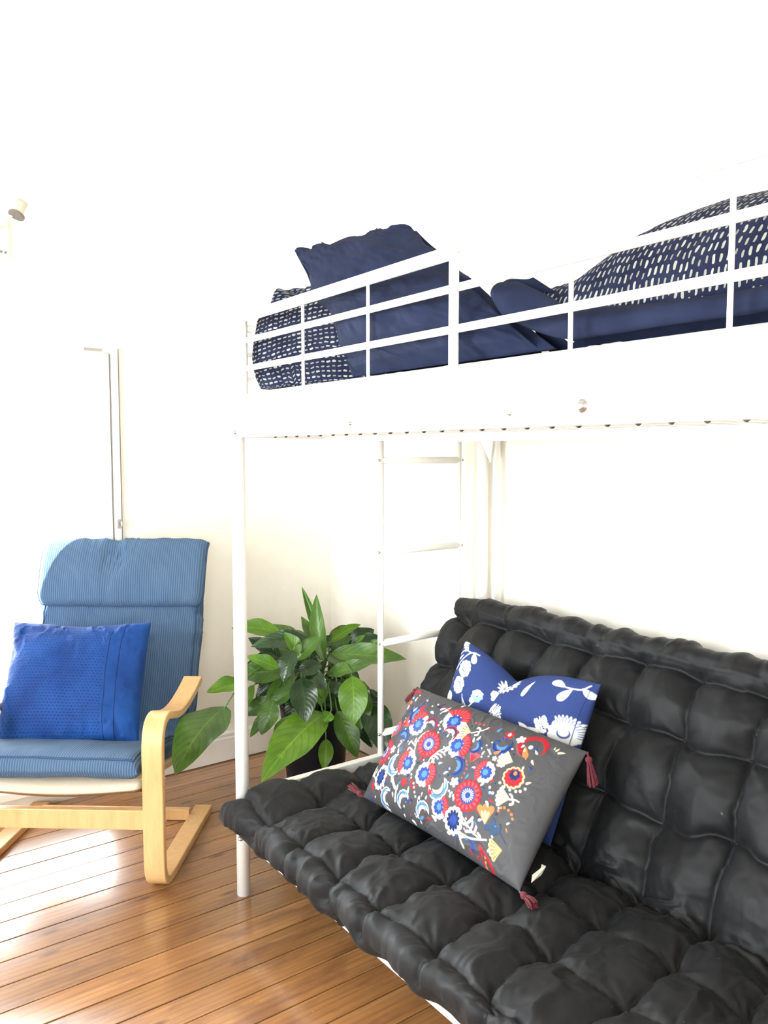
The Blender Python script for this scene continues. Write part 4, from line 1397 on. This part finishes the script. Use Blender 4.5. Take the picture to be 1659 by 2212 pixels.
WH, RD, PK, BL, NB, LB, OR, CR, YE = (0.80, 0.77, 0.72), (0.40, 0.012, 0.025), (0.58, 0.075, 0.085), (0.014, 0.050, 0.26), (0.008, 0.020, 0.095), (0.07, 0.21, 0.50), (0.66, 0.19, 0.06), (0.80, 0.66, 0.45), (0.82, 0.62, 0.25)
EMB=[('daisy',21.1,14.6,3.49,-18,0),('daisy',40.8,22.1,3.64,-21,0),('daisy',3.4,21.4,3.52,-19,0),('daisy',2.9,14.0,2.28,-17,1),('half',13.5,10.6,3.33,-135,0),('half',25.1,5.7,3.51,-83,0),('half',30.9,11.6,3.2,-18,0),('half',16.7,21.7,3.06,-178,0),('half',24.8,22.3,3.11,-20,0),('half',33.5,27.9,2.62,-39,0),('half',42.5,15.0,2.61,-176,0),('ylw',50.0,13.3,2.49,59,0),('bluefl',39.0,29.1,2.76,-23,0),('bluefl',7.5,28.2,2.89,-20,0),('redC',49.9,4.7,3.35,60,0),('redC',2.2,3.7,2.76,27,0),('fan',46.3,9.9,2.29,177,0),('fan',50.3,18.5,2.14,167,0),('fan',30.8,7.3,2.13,166,1),('fan',52.7,29.9,2.11,156,2),('tulip',47.5,24.5,2.4,-109,1),('tulip',37.0,13.0,1.68,-84,0),('tulip',7.0,12.0,1.9,-44,0),('paisley',50.0,33.3,4.51,36,0),('cres',12.3,23.3,3.35,144,0),('cres',30.6,23.4,3.39,45,0),('cres',9.6,16.1,2.75,-83,1),('cres',32.9,16.9,2.77,-20,1),('cres',18.3,9.7,2.3,-83,2),('cres',26.1,9.9,2.49,-70,2),('cres',13.1,32.5,2.79,180,0),('cres',20.2,31.1,2.58,-137,0),('cres',28.1,31.3,2.56,-124,0),('cres',7.3,5.5,2.9,56,1),('cres',42.7,6.7,2.61,71,1),('cres',10.7,8.4,3.28,-175,1),('cres',35.6,9.9,2.12,5,1),('star',7.5,20.0,1.22,-19,0),('star',35.3,20.7,1.41,-21,0),('star',18.5,26.6,1.35,-21,1),('star',10.7,6.0,1.2,-16,1),('star',43.0,10.9,0.72,-19,0),('star',29.0,25.8,0.88,-21,1),('star',46.1,3.8,1.15,-18,0),('star',42.6,3.7,1.35,-18,2),('tear',46.9,21.7,1.49,-143,0),('tear',47.5,20.6,1.31,-178,1),('tear',53.5,23.4,0.92,130,0),('tear',53.7,25.0,0.92,-132,3),('tear',51.0,10.4,1.11,-97,4),('tear',52.6,9.8,1.1,-141,2),('tear',38.5,15.1,1.11,-12,0),('tear',38.9,16.1,1.11,160,2),('tear',53.8,12.9,1.26,131,4),('tear',50.0,7.4,1.55,-131,3),('tear',43.3,18.1,0.99,131,0),('tear',44.0,18.9,0.98,-13,2),('tear',7.9,7.0,1.67,125,0),('tear',18.4,3.8,1.57,136,0),('tear',22.2,0.6,1.33,70,0),('tear',16.4,10.8,1.37,27,0),('tear',25.1,18.0,1.5,97,0),('tear',27.8,13.9,1.68,110,0),('tear',48.7,5.9,0.95,71,4),('tear',51.5,5.4,1.19,31,4),('tear',52.2,8.1,1.27,-131,4),('tear',55.2,2.7,1.0,108,4),('tear',56.3,3.0,1.4,142,4),('tear',54.4,2.6,0.75,72,4),('tear',31.4,19.4,1.45,133,0),('tear',29.6,21.0,1.17,-5,2),('tear',40.3,9.6,1.28,29,0),('tear',39.0,10.7,1.11,96,0),('tear',35.7,7.6,1.41,109,0),('tear',21.1,27.9,1.54,69,0),('tear',10.5,19.7,1.64,55,0),('tear',21.3,19.1,1.54,175,1),('tear',21.1,17.3,1.13,26,1),('tear',21.5,25.4,2.05,56,1),('tear',34.3,26.3,1.14,25,2),('tear',26.7,-0.0,1.0,29,2),('tear',42.9,9.2,1.8,143,3),('tear',46.2,32.0,2.2,83,2),('tear',45.4,33.4,1.33,35,1),('tear',32.3,30.9,1.92,24,0),('tear',24.1,34.3,1.51,15,0),('tear',1.9,26.7,2.06,82,0),('tear',2.2,28.6,1.72,7,0),('tear',1.5,6.6,1.96,68,0),('tear',4.2,30.9,2.83,68,1),('tear',4.7,34.2,2.25,97,2),('tear',0.2,8.5,2.32,82,0),('tear',56.6,35.3,1.07,47,4),('tear',54.9,35.7,0.67,-25,4),('dot',45.6,17.9,0.35,-21,0),('dot',46.3,19.0,0.35,-21,0),('dot',47.5,15.8,0.35,-21,0),('dot',48.9,16.3,0.35,-21,0),('dot',50.6,16.3,0.34,-21,0),('dot',52.1,16.0,0.34,-21,0),('dot',53.0,15.5,0.34,-21,0),('dot',53.8,14.5,0.33,-21,0),('dot',47.0,18.8,0.35,-21,0),('dot',50.2,21.9,0.34,-22,3),('dot',50.6,21.0,0.34,-22,3),('dot',51.4,20.6,0.34,-22,3),('dot',52.5,20.7,0.34,-22,3),('dot',53.5,21.2,0.34,-22,3),('dot',54.1,22.0,0.33,-22,3),('dot',31.4,4.1,0.34,-17,5),('dot',32.8,3.9,0.34,-17,5),('dot',34.1,3.7,0.33,-17,5),('dot',20.5,3.4,0.36,-16,5),('dot',21.3,4.1,0.36,-16,5),('dot',34.3,13.9,0.28,-19,5),('dot',35.7,14.5,0.28,-19,5),('dot',36.4,15.2,0.28,-20,5),('dot',36.8,16.2,0.28,-20,5),('dot',36.8,17.5,0.28,-20,5),('dot',36.8,18.8,0.28,-20,5),('dot',34.9,23.3,0.33,-21,0),('dot',36.0,23.4,0.33,-21,0),('dot',36.8,23.9,0.33,-21,0),('dot',21.0,7.7,0.31,-17,0),('dot',21.0,8.7,0.31,-17,0),('dot',22.1,9.5,0.31,-18,0),('dot',14.5,12.1,0.27,-18,2),('dot',22.6,10.2,0.25,-18,2),('dot',23.8,10.1,0.25,-18,2),('dot',25.0,10.4,0.25,-18,2),('dot',26.6,20.3,0.25,-20,2),('dot',28.1,20.6,0.25,-20,2),('dot',29.8,21.2,0.24,-20,2),('dot',22.4,25.8,0.31,-21,0),('dot',23.0,26.7,0.3,-21,0),('dot',23.6,27.7,0.3,-21,0),('dot',24.3,28.6,0.3,-21,0),('dot',20.2,24.0,0.31,-20,0),('dot',20.7,24.8,0.31,-20,0),('dot',8.8,11.0,0.33,-17,0),('dot',9.0,13.4,0.28,-17,0),('dot',2.0,16.6,0.34,-18,0),('dot',17.8,19.0,0.31,-19,0),('dot',8.7,22.8,0.28,-19,0),('dot',7.5,22.7,0.28,-19,0),('dot',13.4,28.0,0.27,-20,0),('dot',13.4,27.0,0.27,-20,0),('dot',10.5,30.1,0.27,-21,0),('dot',32.7,8.6,0.24,-18,5),('dot',41.2,10.2,0.27,-19,0),('dot',38.9,8.6,0.23,-18,0),('dot',44.4,11.7,0.27,-19,1),('dot',35.0,27.3,0.28,-22,1),('dot',36.1,27.1,0.28,-22,1)]
VINES=[([(18.8,20.7),(17.6,18.3),(16.6,15.3),(17.3,13.1),(18.8,11.5)],0.35,0),([(17.6,18.3),(14.9,17.8),(14.6,18.8)],0.5,0),([(16.9,16.6),(14.4,16.0),(13.9,16.9)],0.5,0),([(18.2,19.0),(15.9,20.3),(15.9,21.8)],0.4,0),([(23.9,19.6),(24.1,17.5),(25.7,15.0),(27.7,13.2)],0.35,0),([(24.4,16.9),(25.7,16.8),(26.5,17.1)],0.5,0),([(25.1,16.0),(26.6,15.9),(27.5,16.3)],0.5,0),([(25.7,15.0),(27.2,15.0),(28.2,15.4)],0.5,0),([(24.1,17.5),(25.5,18.2),(26.3,19.3)],0.5,0),([(41.5,30.8),(43.8,30.9),(46.4,30.4),(49.5,29.2)],0.4,0),([(47.4,29.8),(45.0,29.1),(43.0,28.2),(41.2,27.2)],0.35,0),([(45.8,29.4),(46.1,28.5),(46.1,27.8)],0.6,0),([(44.6,28.9),(44.8,27.9),(44.6,27.1)],0.6,0),([(43.0,28.2),(43.9,27.2),(44.4,26.3)],0.6,0),([(45.1,29.3),(44.3,29.5),(43.2,29.9)],0.6,0),([(43.6,28.6),(43.0,28.5),(42.1,28.6)],0.6,0),([(47.9,29.7),(47.6,29.2),(46.9,28.9)],0.6,0),([(43.3,30.9),(41.9,32.0),(43.1,33.4)],0.6,0),([(1.1,27.7),(4.6,29.3),(8.7,30.7),(10.4,31.5)],0.4,0),([(2.8,28.4),(3.3,27.7),(3.6,26.8)],0.5,0),([(2.2,28.1),(1.4,28.4),(0.5,28.5)],0.5,0),([(4.7,29.2),(5.2,28.4),(5.6,27.4)],0.5,0),([(8.6,30.5),(9.5,30.2),(10.2,29.7)],0.5,0),([(35.3,5.1),(33.9,6.2),(32.4,7.1)],0.3,0),([(34.3,5.4),(33.5,5.0),(33.1,5.3)],0.5,0),([(34.4,6.0),(34.6,6.9),(34.0,7.3)],0.5,0),([(34.5,5.7),(35.7,4.8),(36.1,4.0)],0.3,0),([(51.6,18.4),(52.6,17.9),(53.9,17.9)],0.35,0),([(52.2,18.1),(51.8,17.4),(51.2,17.2)],0.5,0),([(52.5,18.2),(52.7,18.9),(52.2,19.4)],0.5,0),([(50.1,25.7),(52.0,26.1),(54.4,27.7)],0.25,2),([(50.1,25.7),(49.9,24.5)],1.2,2),([(51.4,26.0),(48.6,26.7)],1.1,2),([(51.9,26.0),(51.8,24.9)],0.8,2),([(51.6,26.7),(50.2,27.5)],0.7,2),([(18.9,5.5),(19.5,3.9),(20.3,2.7)],0.3,0),([(19.1,4.8),(20.6,3.6)],0.4,0),([(12.3,25.9),(14.0,27.8),(15.6,29.1)],0.9,0),([(16.5,28.3),(16.4,30.2),(16.6,32.1)],0.6,0),([(21.3,26.2),(22.6,27.1),(23.8,26.0)],0.5,1)]


def paint_embroidery(X, Y, xs, ys, W_, H_):
    kx, ky = W_ / 60.0, H_ / 35.0
    cv = Canvas(X / kx, Y / ky, xs / kx, ys / ky, (0.066, 0.065, 0.069))
    TH = 0.0011
    rg = random.Random(11)
    # small filler motifs over the embroidered field
    for k in range(330):
        x, y = rg.uniform(0.8, 51), rg.uniform(0.8, 34.4)
        if y < 2.2 + 0.02 * x:
            continue
        c = rg.choice([WH, WH, BL, RD, LB, NB])
        if rg.random() < 0.55:
            cv.dot(x, y, rg.uniform(0.2, 0.3), c, TH)
        else:
            cv.tear(x, y, rg.uniform(1.1, 1.9), rg.uniform(0, 360), c, rel=TH)
    tear_c = [WH, RD, BL, OR, CR]
    dot_c = [WH, RD, BL, OR, YE, PK]
    for pts, w, k in VINES:
        cv.stroke(pts, w, [WH, RD, (0.025, 0.06, 0.13)][k], TH)
    for (t, x, y, r, a, k) in EMB:
        if t not in ('dot', 'tear', 'star'):
            r = r * 1.13
        if t == 'daisy':
            n = 16
            cv.blob(x, y, r, n, 0.12, RD, 0, TH)
            cv.sector(x, y, r * 0.52, r * 0.97, 0, math.pi, n, 0.12, PK if k else RD, PK, TH * 1.3)
            cv.dot(x, y, r * 0.53, BL, TH)
            cv.sector(x, y, r * 0.16, r * 0.49, 0, math.pi, 18, 0.02, BL, WH, TH)
            cv.dot(x, y, r * 0.15, LB if k else BL, TH)
        elif t == 'half':
            cv.blob(x, y, r, 13, 0.13, WH, a, TH, sx=0.95)
            cv.sector(x, y, r * 0.45, r * 1.12, a, 1.25, 9, 0.12, RD, PK, TH * 1.3)
            c, s = math.cos(math.radians(a)), math.sin(math.radians(a))
            cv.blob(x - 0.12 * r * c, y - 0.12 * r * s, r * 0.60, 9, 0.22, BL, a, TH)
            cv.blob(x - 0.05 * r * c, y - 0.05 * r * s, r * 0.30, 7, 0.30, LB, a + 20, TH)
        elif t == 'ylw':
            cv.blob(x, y, r, 12, 0.13, YE, 0, TH)
            cv.blob(x, y, r * 0.84, 12, 0.13, RD, 0, TH)
            cv.blob(x, y - 0.25 * r, r * 0.5, 7, 0.25, NB, 0, TH)
            cv.dot(x, y - 0.4 * r, r * 0.18, OR, TH)
        elif t == 'bluefl':
            cv.blob(x, y, r * 1.1, 12, 0.14, WH, 15, TH, sx=0.85)
            cv.blob(x, y, r * 0.80, 11, 0.30, NB, 5, TH, sx=0.85)
            cv.blob(x, y, r * 0.45, 8, 0.40, BL, 25, TH, sx=0.85)
        elif t == 'redC':
            cv.crescent(x, y, r, a - 180, [(1.0, 0.62, 2.5, 15, RD)], TH)
            cv.dot(x - 0.1 * r, y, r * 0.14, WH, TH)
            cv.dot(x + 0.25 * r, y, r * 0.12, BL, TH)
            cv.tear(x - 0.2 * r, y + 0.45 * r, r * 0.9, a + 170, OR, rel=TH)
        elif t == 'fan':
            o_, i_ = [(CR, (0.45, 0.36, 0.25)), (CR, OR), (YE, OR)][k]
            c, s = math.cos(math.radians(a)), math.sin(math.radians(a))
            cv.sector(x - 0.6 * r * c, y - 0.6 * r * s, 0.0, r * 1.6, a, 0.72, 5, 0.13, o_, i_, TH)
        elif t == 'tulip':
            c, s = math.cos(math.radians(a)), math.sin(math.radians(a))
            cv.sector(x - 0.7 * r * c, y - 0.7 * r * s, 0, r * 1.75, a, 0.62, 3, 0.16, OR if k else PK, None, TH)
            cv.sector(x - 0.7 * r * c, y - 0.7 * r * s, 0, r * 1.15, a, 0.48, 3, 0.2, YE if k else RD, None, TH)
        elif t == 'paisley':
            cv.tear(x, y, r * 1.25, a + 180, RD, 0.40, 0.3, TH)
            cv.tear(x + 0.03 * r, y + 0.08 * r, r * 0.85, a + 180, (0.07, 0.05, 0.045), 0.32, 0.3, 0)
            for q in (-0.1, 0.08, 0.24):
                cv.dot(x + 0.15 * q * r, y + q * r, 0.32, OR, TH)
        elif t == 'cres':
            if k == 0:
                cols = [(1.0, 0.42, 2.0, 13, WH), (0.90, 0.62, 1.7, 13, LB), (0.68, 0.30, 1.7, 0, (0.066, 0.065, 0.069)), (0.60, 0.30, 1.5, 0, WH)]
            elif k == 1:
                cols = [(1.0, 0.55, 2.0, 13, BL), (0.86, 0.66, 1.8, 13, NB), (0.60, 0.30, 1.5, 0, LB)]
            else:
                cols = [(1.0, 0.60, 1.9, 13, RD), (0.86, 0.66, 1.7, 0, NB), (0.58, 0.26, 1.4, 0, WH)]
            cv.crescent(x, y, r, a, cols, TH)
        elif t == 'star':
            cv.blob(x, y, r, 5, 0.62, [WH, RD, RD][k], rg.uniform(0, 70), TH)
            if k == 2:
                cv.dot(x, y, r * 0.35, WH, TH)
        elif t == 'tear':
            cv.tear(x, y, r * 1.15, a + 180, tear_c[k], 0.40, rg.choice([-0.3, 0.3]), TH)
        elif t == 'dot':
            cv.dot(x, y, r * 1.0, dot_c[k], TH)
    return cv.c, cv.r

def paint_floral(X, Y, xs, ys, W_, H_):
    kx, ky = W_ / 48.0, H_ / 48.0
    cv = Canvas(X / kx, Y / ky, xs / kx, ys / ky, (0.025, 0.046, 0.165))
    wht, dim = (0.82, 0.83, 0.83), (0.30, 0.36, 0.55)
    rg = random.Random(4)
    def peony(x, y, r, hole=True):
        cv.blob(x, y, r, 11, 0.16, wht, rg.uniform(0, 90))
        for q in range(5):
            a = rg.uniform(0, 6.28)
            cv.blob(x + 0.6 * r * math.cos(a), y + 0.6 * r * math.sin(a), r * 0.5, 5, 0.3, wht, rg.uniform(0, 90))
        if hole:
            cv.crescent(x, y, r * 0.42, rg.uniform(0, 360), [(1.0, 0.66, 2.4, 0, (0.05, 0.09, 0.30))])
    def leafy(x, y, L, a, w=0.5):
        cv.tear(x, y, L, a, wht, w, 0.2)
    def sprig(x, y, a, L, n=6):
        c, s = math.cos(math.radians(a)), math.sin(math.radians(a))
        cv.stroke([(x, y), (x + c * L * 0.5, y + s * L * 0.5 + 0.3), (x + c * L, y + s * L)], 0.3, wht)
        for k in range(n):
            t = 0.3 + 0.7 * k / n
            sd = 1 if k % 2 else -1
            px, py = x + c * L * t - s * sd * 1.1, y + s * L * t + c * sd * 1.1
            cv.blob(px, py, rg.uniform(0.5, 0.85), 3, 0.35, wht, rg.uniform(0, 120))
            cv.stroke([(x + c * L * t * 0.9, y + s * L * t * 0.9), (px, py)], 0.22, wht)
    peony(5.9, 7.7, 2.7)
    peony(5.8, 13.4, 2.7)
    cv.stroke([(1.5, 9.5), (3.2, 5.5), (5.6, 2.2), (8.5, 1.5)], 0.4, wht)
    cv.stroke([(5.6, 2.2), (2.6, 2.6), (0.6, 4.4)], 0.35, wht)
    leafy(7.4, 3.3, 3.8, 230, 0.6)
    leafy(2.0, 5.0, 2.4, -60, 0.3)
    sprig(1.2, 2.2, -50, 2.0, 5)
    cv.sector(22.0, 4.4, 1.3, 4.4, 80, 2.7, 13, 0.3, (0.025, 0.046, 0.165), wht)
    for k in range(13):
        a = math.radians(80 + (k - 6) * 24)
        cv.tear(22 + 3.0 * math.cos(a), 4.6 + 3.0 * math.sin(a), 2.6, math.degrees(a), wht, 0.42, 0.0)
    cv.blob(22.0, 4.4, 1.2, 5, 0.3, wht)
    peony(19.4, 9.9, 1.7, False)
    leafy(19.6, 11.3, 2.6, -60, 0.6)
    leafy(30.0, 5.8, 6.2, -85, 0.26)
    cv.stroke([(46.2, 1.2), (44.4, 3.0), (40, 3.2), (36.5, 2.0)], 0.4, wht)
    leafy(38.2, 2.6, 4.6, 10, 0.45)
    leafy(41.2, 5.4, 4.8, -65, 0.55)
    leafy(46.4, 3.6, 4.2, 205, 0.5)
    cv.stroke([(9.5, 16.5), (12.5, 18.4), (14.0, 15.8)], 0.4, wht)
    for q in range(7):
        a = q * 0.9
        cv.blob(14.3 + 1.1 * math.cos(a), 13.6 + 1.3 * math.sin(a), 1.0, 5, 0.3, (0.28, 0.47, 0.72) if q < 4 else wht, q * 30)
    cv.blob(13.2, 15.6, 0.95, 3, 0.2, wht)
    cv.stroke([(9.0, 15.5), (11.5, 19.2), (16.0, 20.8), (21.5, 17.8), (25.5, 16.2)], 0.36, (0.45, 0.58, 0.78))
    sprig(21.4, 17.6, -60, 4.5, 8)
    sprig(22.0, 17.6, -20, 4.0, 6)
    sprig(40.0, 18.0, -120, 5.0, 10)
    peony(44.6, 16.2, 4.0)
    cv.sector(44.6, 16.2, 2.5, 5.2, -60, 1.3, 13, 0.35, wht, (0.2, 0.25, 0.42))
    leafy(36.8, 18.3, 3.8, 190, 0.6)
    leafy(33.6, 17.8, 3.4, 200, 0.5)
    leafy(39.5, 17.6, 2.4, 150, 0.5)
    peony(2.6, 18.5, 1.9, False)
    leafy(0.9, 13.2, 2.0, 90, 0.4)
    for (x, y, L, a) in ((45.6, 30.0, 6.0, -65), (43.0, 34.0, 4.0, 20), (46.2, 35.0, 4.5, 120)):
        leafy(x, y, L, a, 0.5)
    cv.stroke([(46.5, 27.0), (45.0, 33.0), (44.6, 40.0)], 0.5, wht)
    for k in range(7):
        cv.blob(44.5 + rg.uniform(-2, 2), 40 + rg.uniform(-3, 3), rg.uniform(0.7, 1.2), 4, 0.4, wht, rg.uniform(0, 90))
    for (x, y) in ((10, 28), (24, 30), (34, 40), (14, 40), (30, 26)):
        peony(x, y, 3.0)
        sprig(x + 4, y + 3, rg.uniform(0, 360), 4.5, 7)
    # stitched hem line near the right edge
    w = cv.win(45.9, 24, 60)
    cv.put(w, (np.abs(cv.X[w] - 46.6) < 0.10), (0.014, 0.030, 0.13))
    return cv.c, cv.r

# ---------------------------------------------------------------- cushions on the futon
def floral_cushion():
    def dent(U, V):
        k = 0.068 * np.exp(-(np.abs(U - 0.43) / 0.20) ** 1.25) * (1 - V) ** 2.2
        return k[..., None] * np.array([-0.25, 0, -1.0]) + (0.03 * np.exp(-((U - 0.45) / 0.15) ** 2) * np.exp(-((V - 0.12) / 0.2) ** 2))[..., None] * np.array([0.5, 0, 0])
    o, _ = pillow('cushion', (1.605, 1.773, 0.740), (1.605, 1.266, 0.722), (1.475, 1.310, 0.318), (1.455, 1.795, 0.318), 0.12, 300, 290,
                  MAT['floral'], (-1, 0, 0.3), pull=0.02, pw=2.8, q=0.55, wr=0.0035, wscale=6, seed=31.0, crk=0.5, origin=(1.5, 1.53, 0.32),
                  paint=paint_floral, back=(0.025, 0.046, 0.165), dent=dent)
    tag(o, 'square blue cushion with white flower print leaning on the futon back', 'cushion')
floral_cushion()

def tassel(parent, p, d, L=0.062):
    p, d = np.array(p, float), norm(np.array(d, float))
    t = MB()
    t.tube([p, p + d * 0.010], 0.0025, 8)
    t.lathe(p + d * 0.010, [(0.002, 0), (0.007, 0.003), (0.0085, 0.008), (0.007, 0.013), (0.0055, 0.016)], 14, d)
    tt = t.build('tassel', MAT['tassel'], parent, smooth=True)
    tt['label'] = 'dark red thread tassel'
    a = norm(np.cross(d, V3(0.3, 0.5, 0.8)))
    b = np.cross(d, a)
    rt = random.Random(int(p[1] * 1000))
    th = MB()
    for k in range(46):
        an, rr = rt.uniform(0, 6.28), math.sqrt(rt.random())
        o_ = a * math.cos(an) + b * math.sin(an)
        q0 = p + d * 0.023 + o_ * 0.005 * rr
        q1 = p + d * (0.023 + 0.5 * L) + o_ * 0.0105 * rr
        q2 = p + d * (0.023 + L * rt.uniform(0.72, 0.88)) + o_ * 0.0125 * rr + V3(0, 0, -0.003)
        th.tube([q0, q1, q2], 0.0012, 4)
    th.build('thread_skirt', MAT['tassel'], tt)['kind'] = 'stuff'

def embroidered_cushion():
    TL, TR, BR, BL_ = (1.468, 1.835, 0.600), (1.470, 1.196, 0.598), (1.258, 1.205, 0.322), (1.252, 1.812, 0.325)
    def cf(U, V, C, h):
        C = C + (0.018 * np.sin(np.pi * U) * (1 - V) ** 3)[..., None] * np.array([-0.3, 0, 0.6])
        return C, h
    o, top = pillow('cushion', TL, TR, BR, BL_, 0.15, 520, 310, MAT['embroidered'], (-1, 0, 0.7), pull=0.03, pw=2.6, q=0.55, wr=0.0042, wscale=7,
                    seed=41.0, crk=0.7, origin=(1.32, 1.5, 0.32), paint=paint_embroidery, back=(0.066, 0.065, 0.069), cfun=cf)
    tag(o, 'grey oblong cushion embroidered with red, blue and white flowers, tasselled corners', 'cushion')
    tassel(o, TL, (-0.10, 0.55, -0.75), 0.045)
    tassel(o, TR, (-0.10, -0.35, -0.95))
    tassel(o, BR, (-0.25, -0.95, 0.05), 0.045)
    tassel(o, BL_, (0.10, 0.97, 0.12), 0.06)
    MB().add([(1.292, 1.199, 0.352), (1.310, 1.190, 0.366), (1.308, 1.186, 0.378), (1.318, 1.182, 0.372), (1.312, 1.190, 0.350), (1.288, 1.198, 0.336),
              (1.293, 1.2005, 0.352), (1.311, 1.1915, 0.366), (1.309, 1.1875, 0.378), (1.319, 1.1835, 0.372), (1.313, 1.1915, 0.350), (1.289, 1.1995, 0.336)],
             [(0, 1, 2, 3, 4, 5), (11, 10, 9, 8, 7, 6), (0, 6, 7, 1), (1, 7, 8, 2), (2, 8, 9, 3), (3, 9, 10, 4), (4, 10, 11, 5), (5, 11, 6, 0)]).build('care_label', MAT['label'], o)['label'] = 'small white fabric label'
embroidered_cushion()

# ---------------------------------------------------------------- spotlight by the window
lamp = thing('wall_spotlight', 'small white spotlight with grey rim high on the wall left of bed', 'lamp', (0.64, YB, 2.14))
MB().box((0.545, YB - 0.010, 1.975), (0.618, YB - 0.0005, 2.10)).build('wall_plate', MAT['trim'], lamp, bevel=0.003)
for (x, z) in ((0.606, 1.995), (0.592, 1.997)):
    MB().lathe((x, YB - 0.010, z), [(0.004, -0.002), (0.004, 0.003), (0.001, 0.004)], 10, (0, -1, 0)).build('screw', MAT['lamprim'], lamp)
MB().tube([(0.575, YB - 0.008, 2.07), (0.60, YB - 0.055, 2.09), (0.645, YB - 0.07, 2.14)], 0.006, 10).build('arm', MAT['trim'], lamp, smooth=True)
hd = MB().lathe((0.652, YB - 0.07, 2.158), [(0.004, -0.004), (0.020, 0.0), (0.017, 0.02), (0.020, 0.042), (0.025, 0.052), (0.022, 0.052), (0.010, 0.030)], 24, (-0.40, -0.15, -0.90)).build('lamp_head', MAT['lamp'], lamp, smooth=True)
MB().lathe((0.652 - 0.40 * 0.047, YB - 0.07 - 0.15 * 0.047, 2.158 - 0.9 * 0.047), [(0.0245, 0), (0.0268, 0.002), (0.0268, 0.009), (0.0245, 0.010)], 24, (-0.40, -0.15, -0.90)).build('rim', MAT['lamprim'], hd, smooth=True)
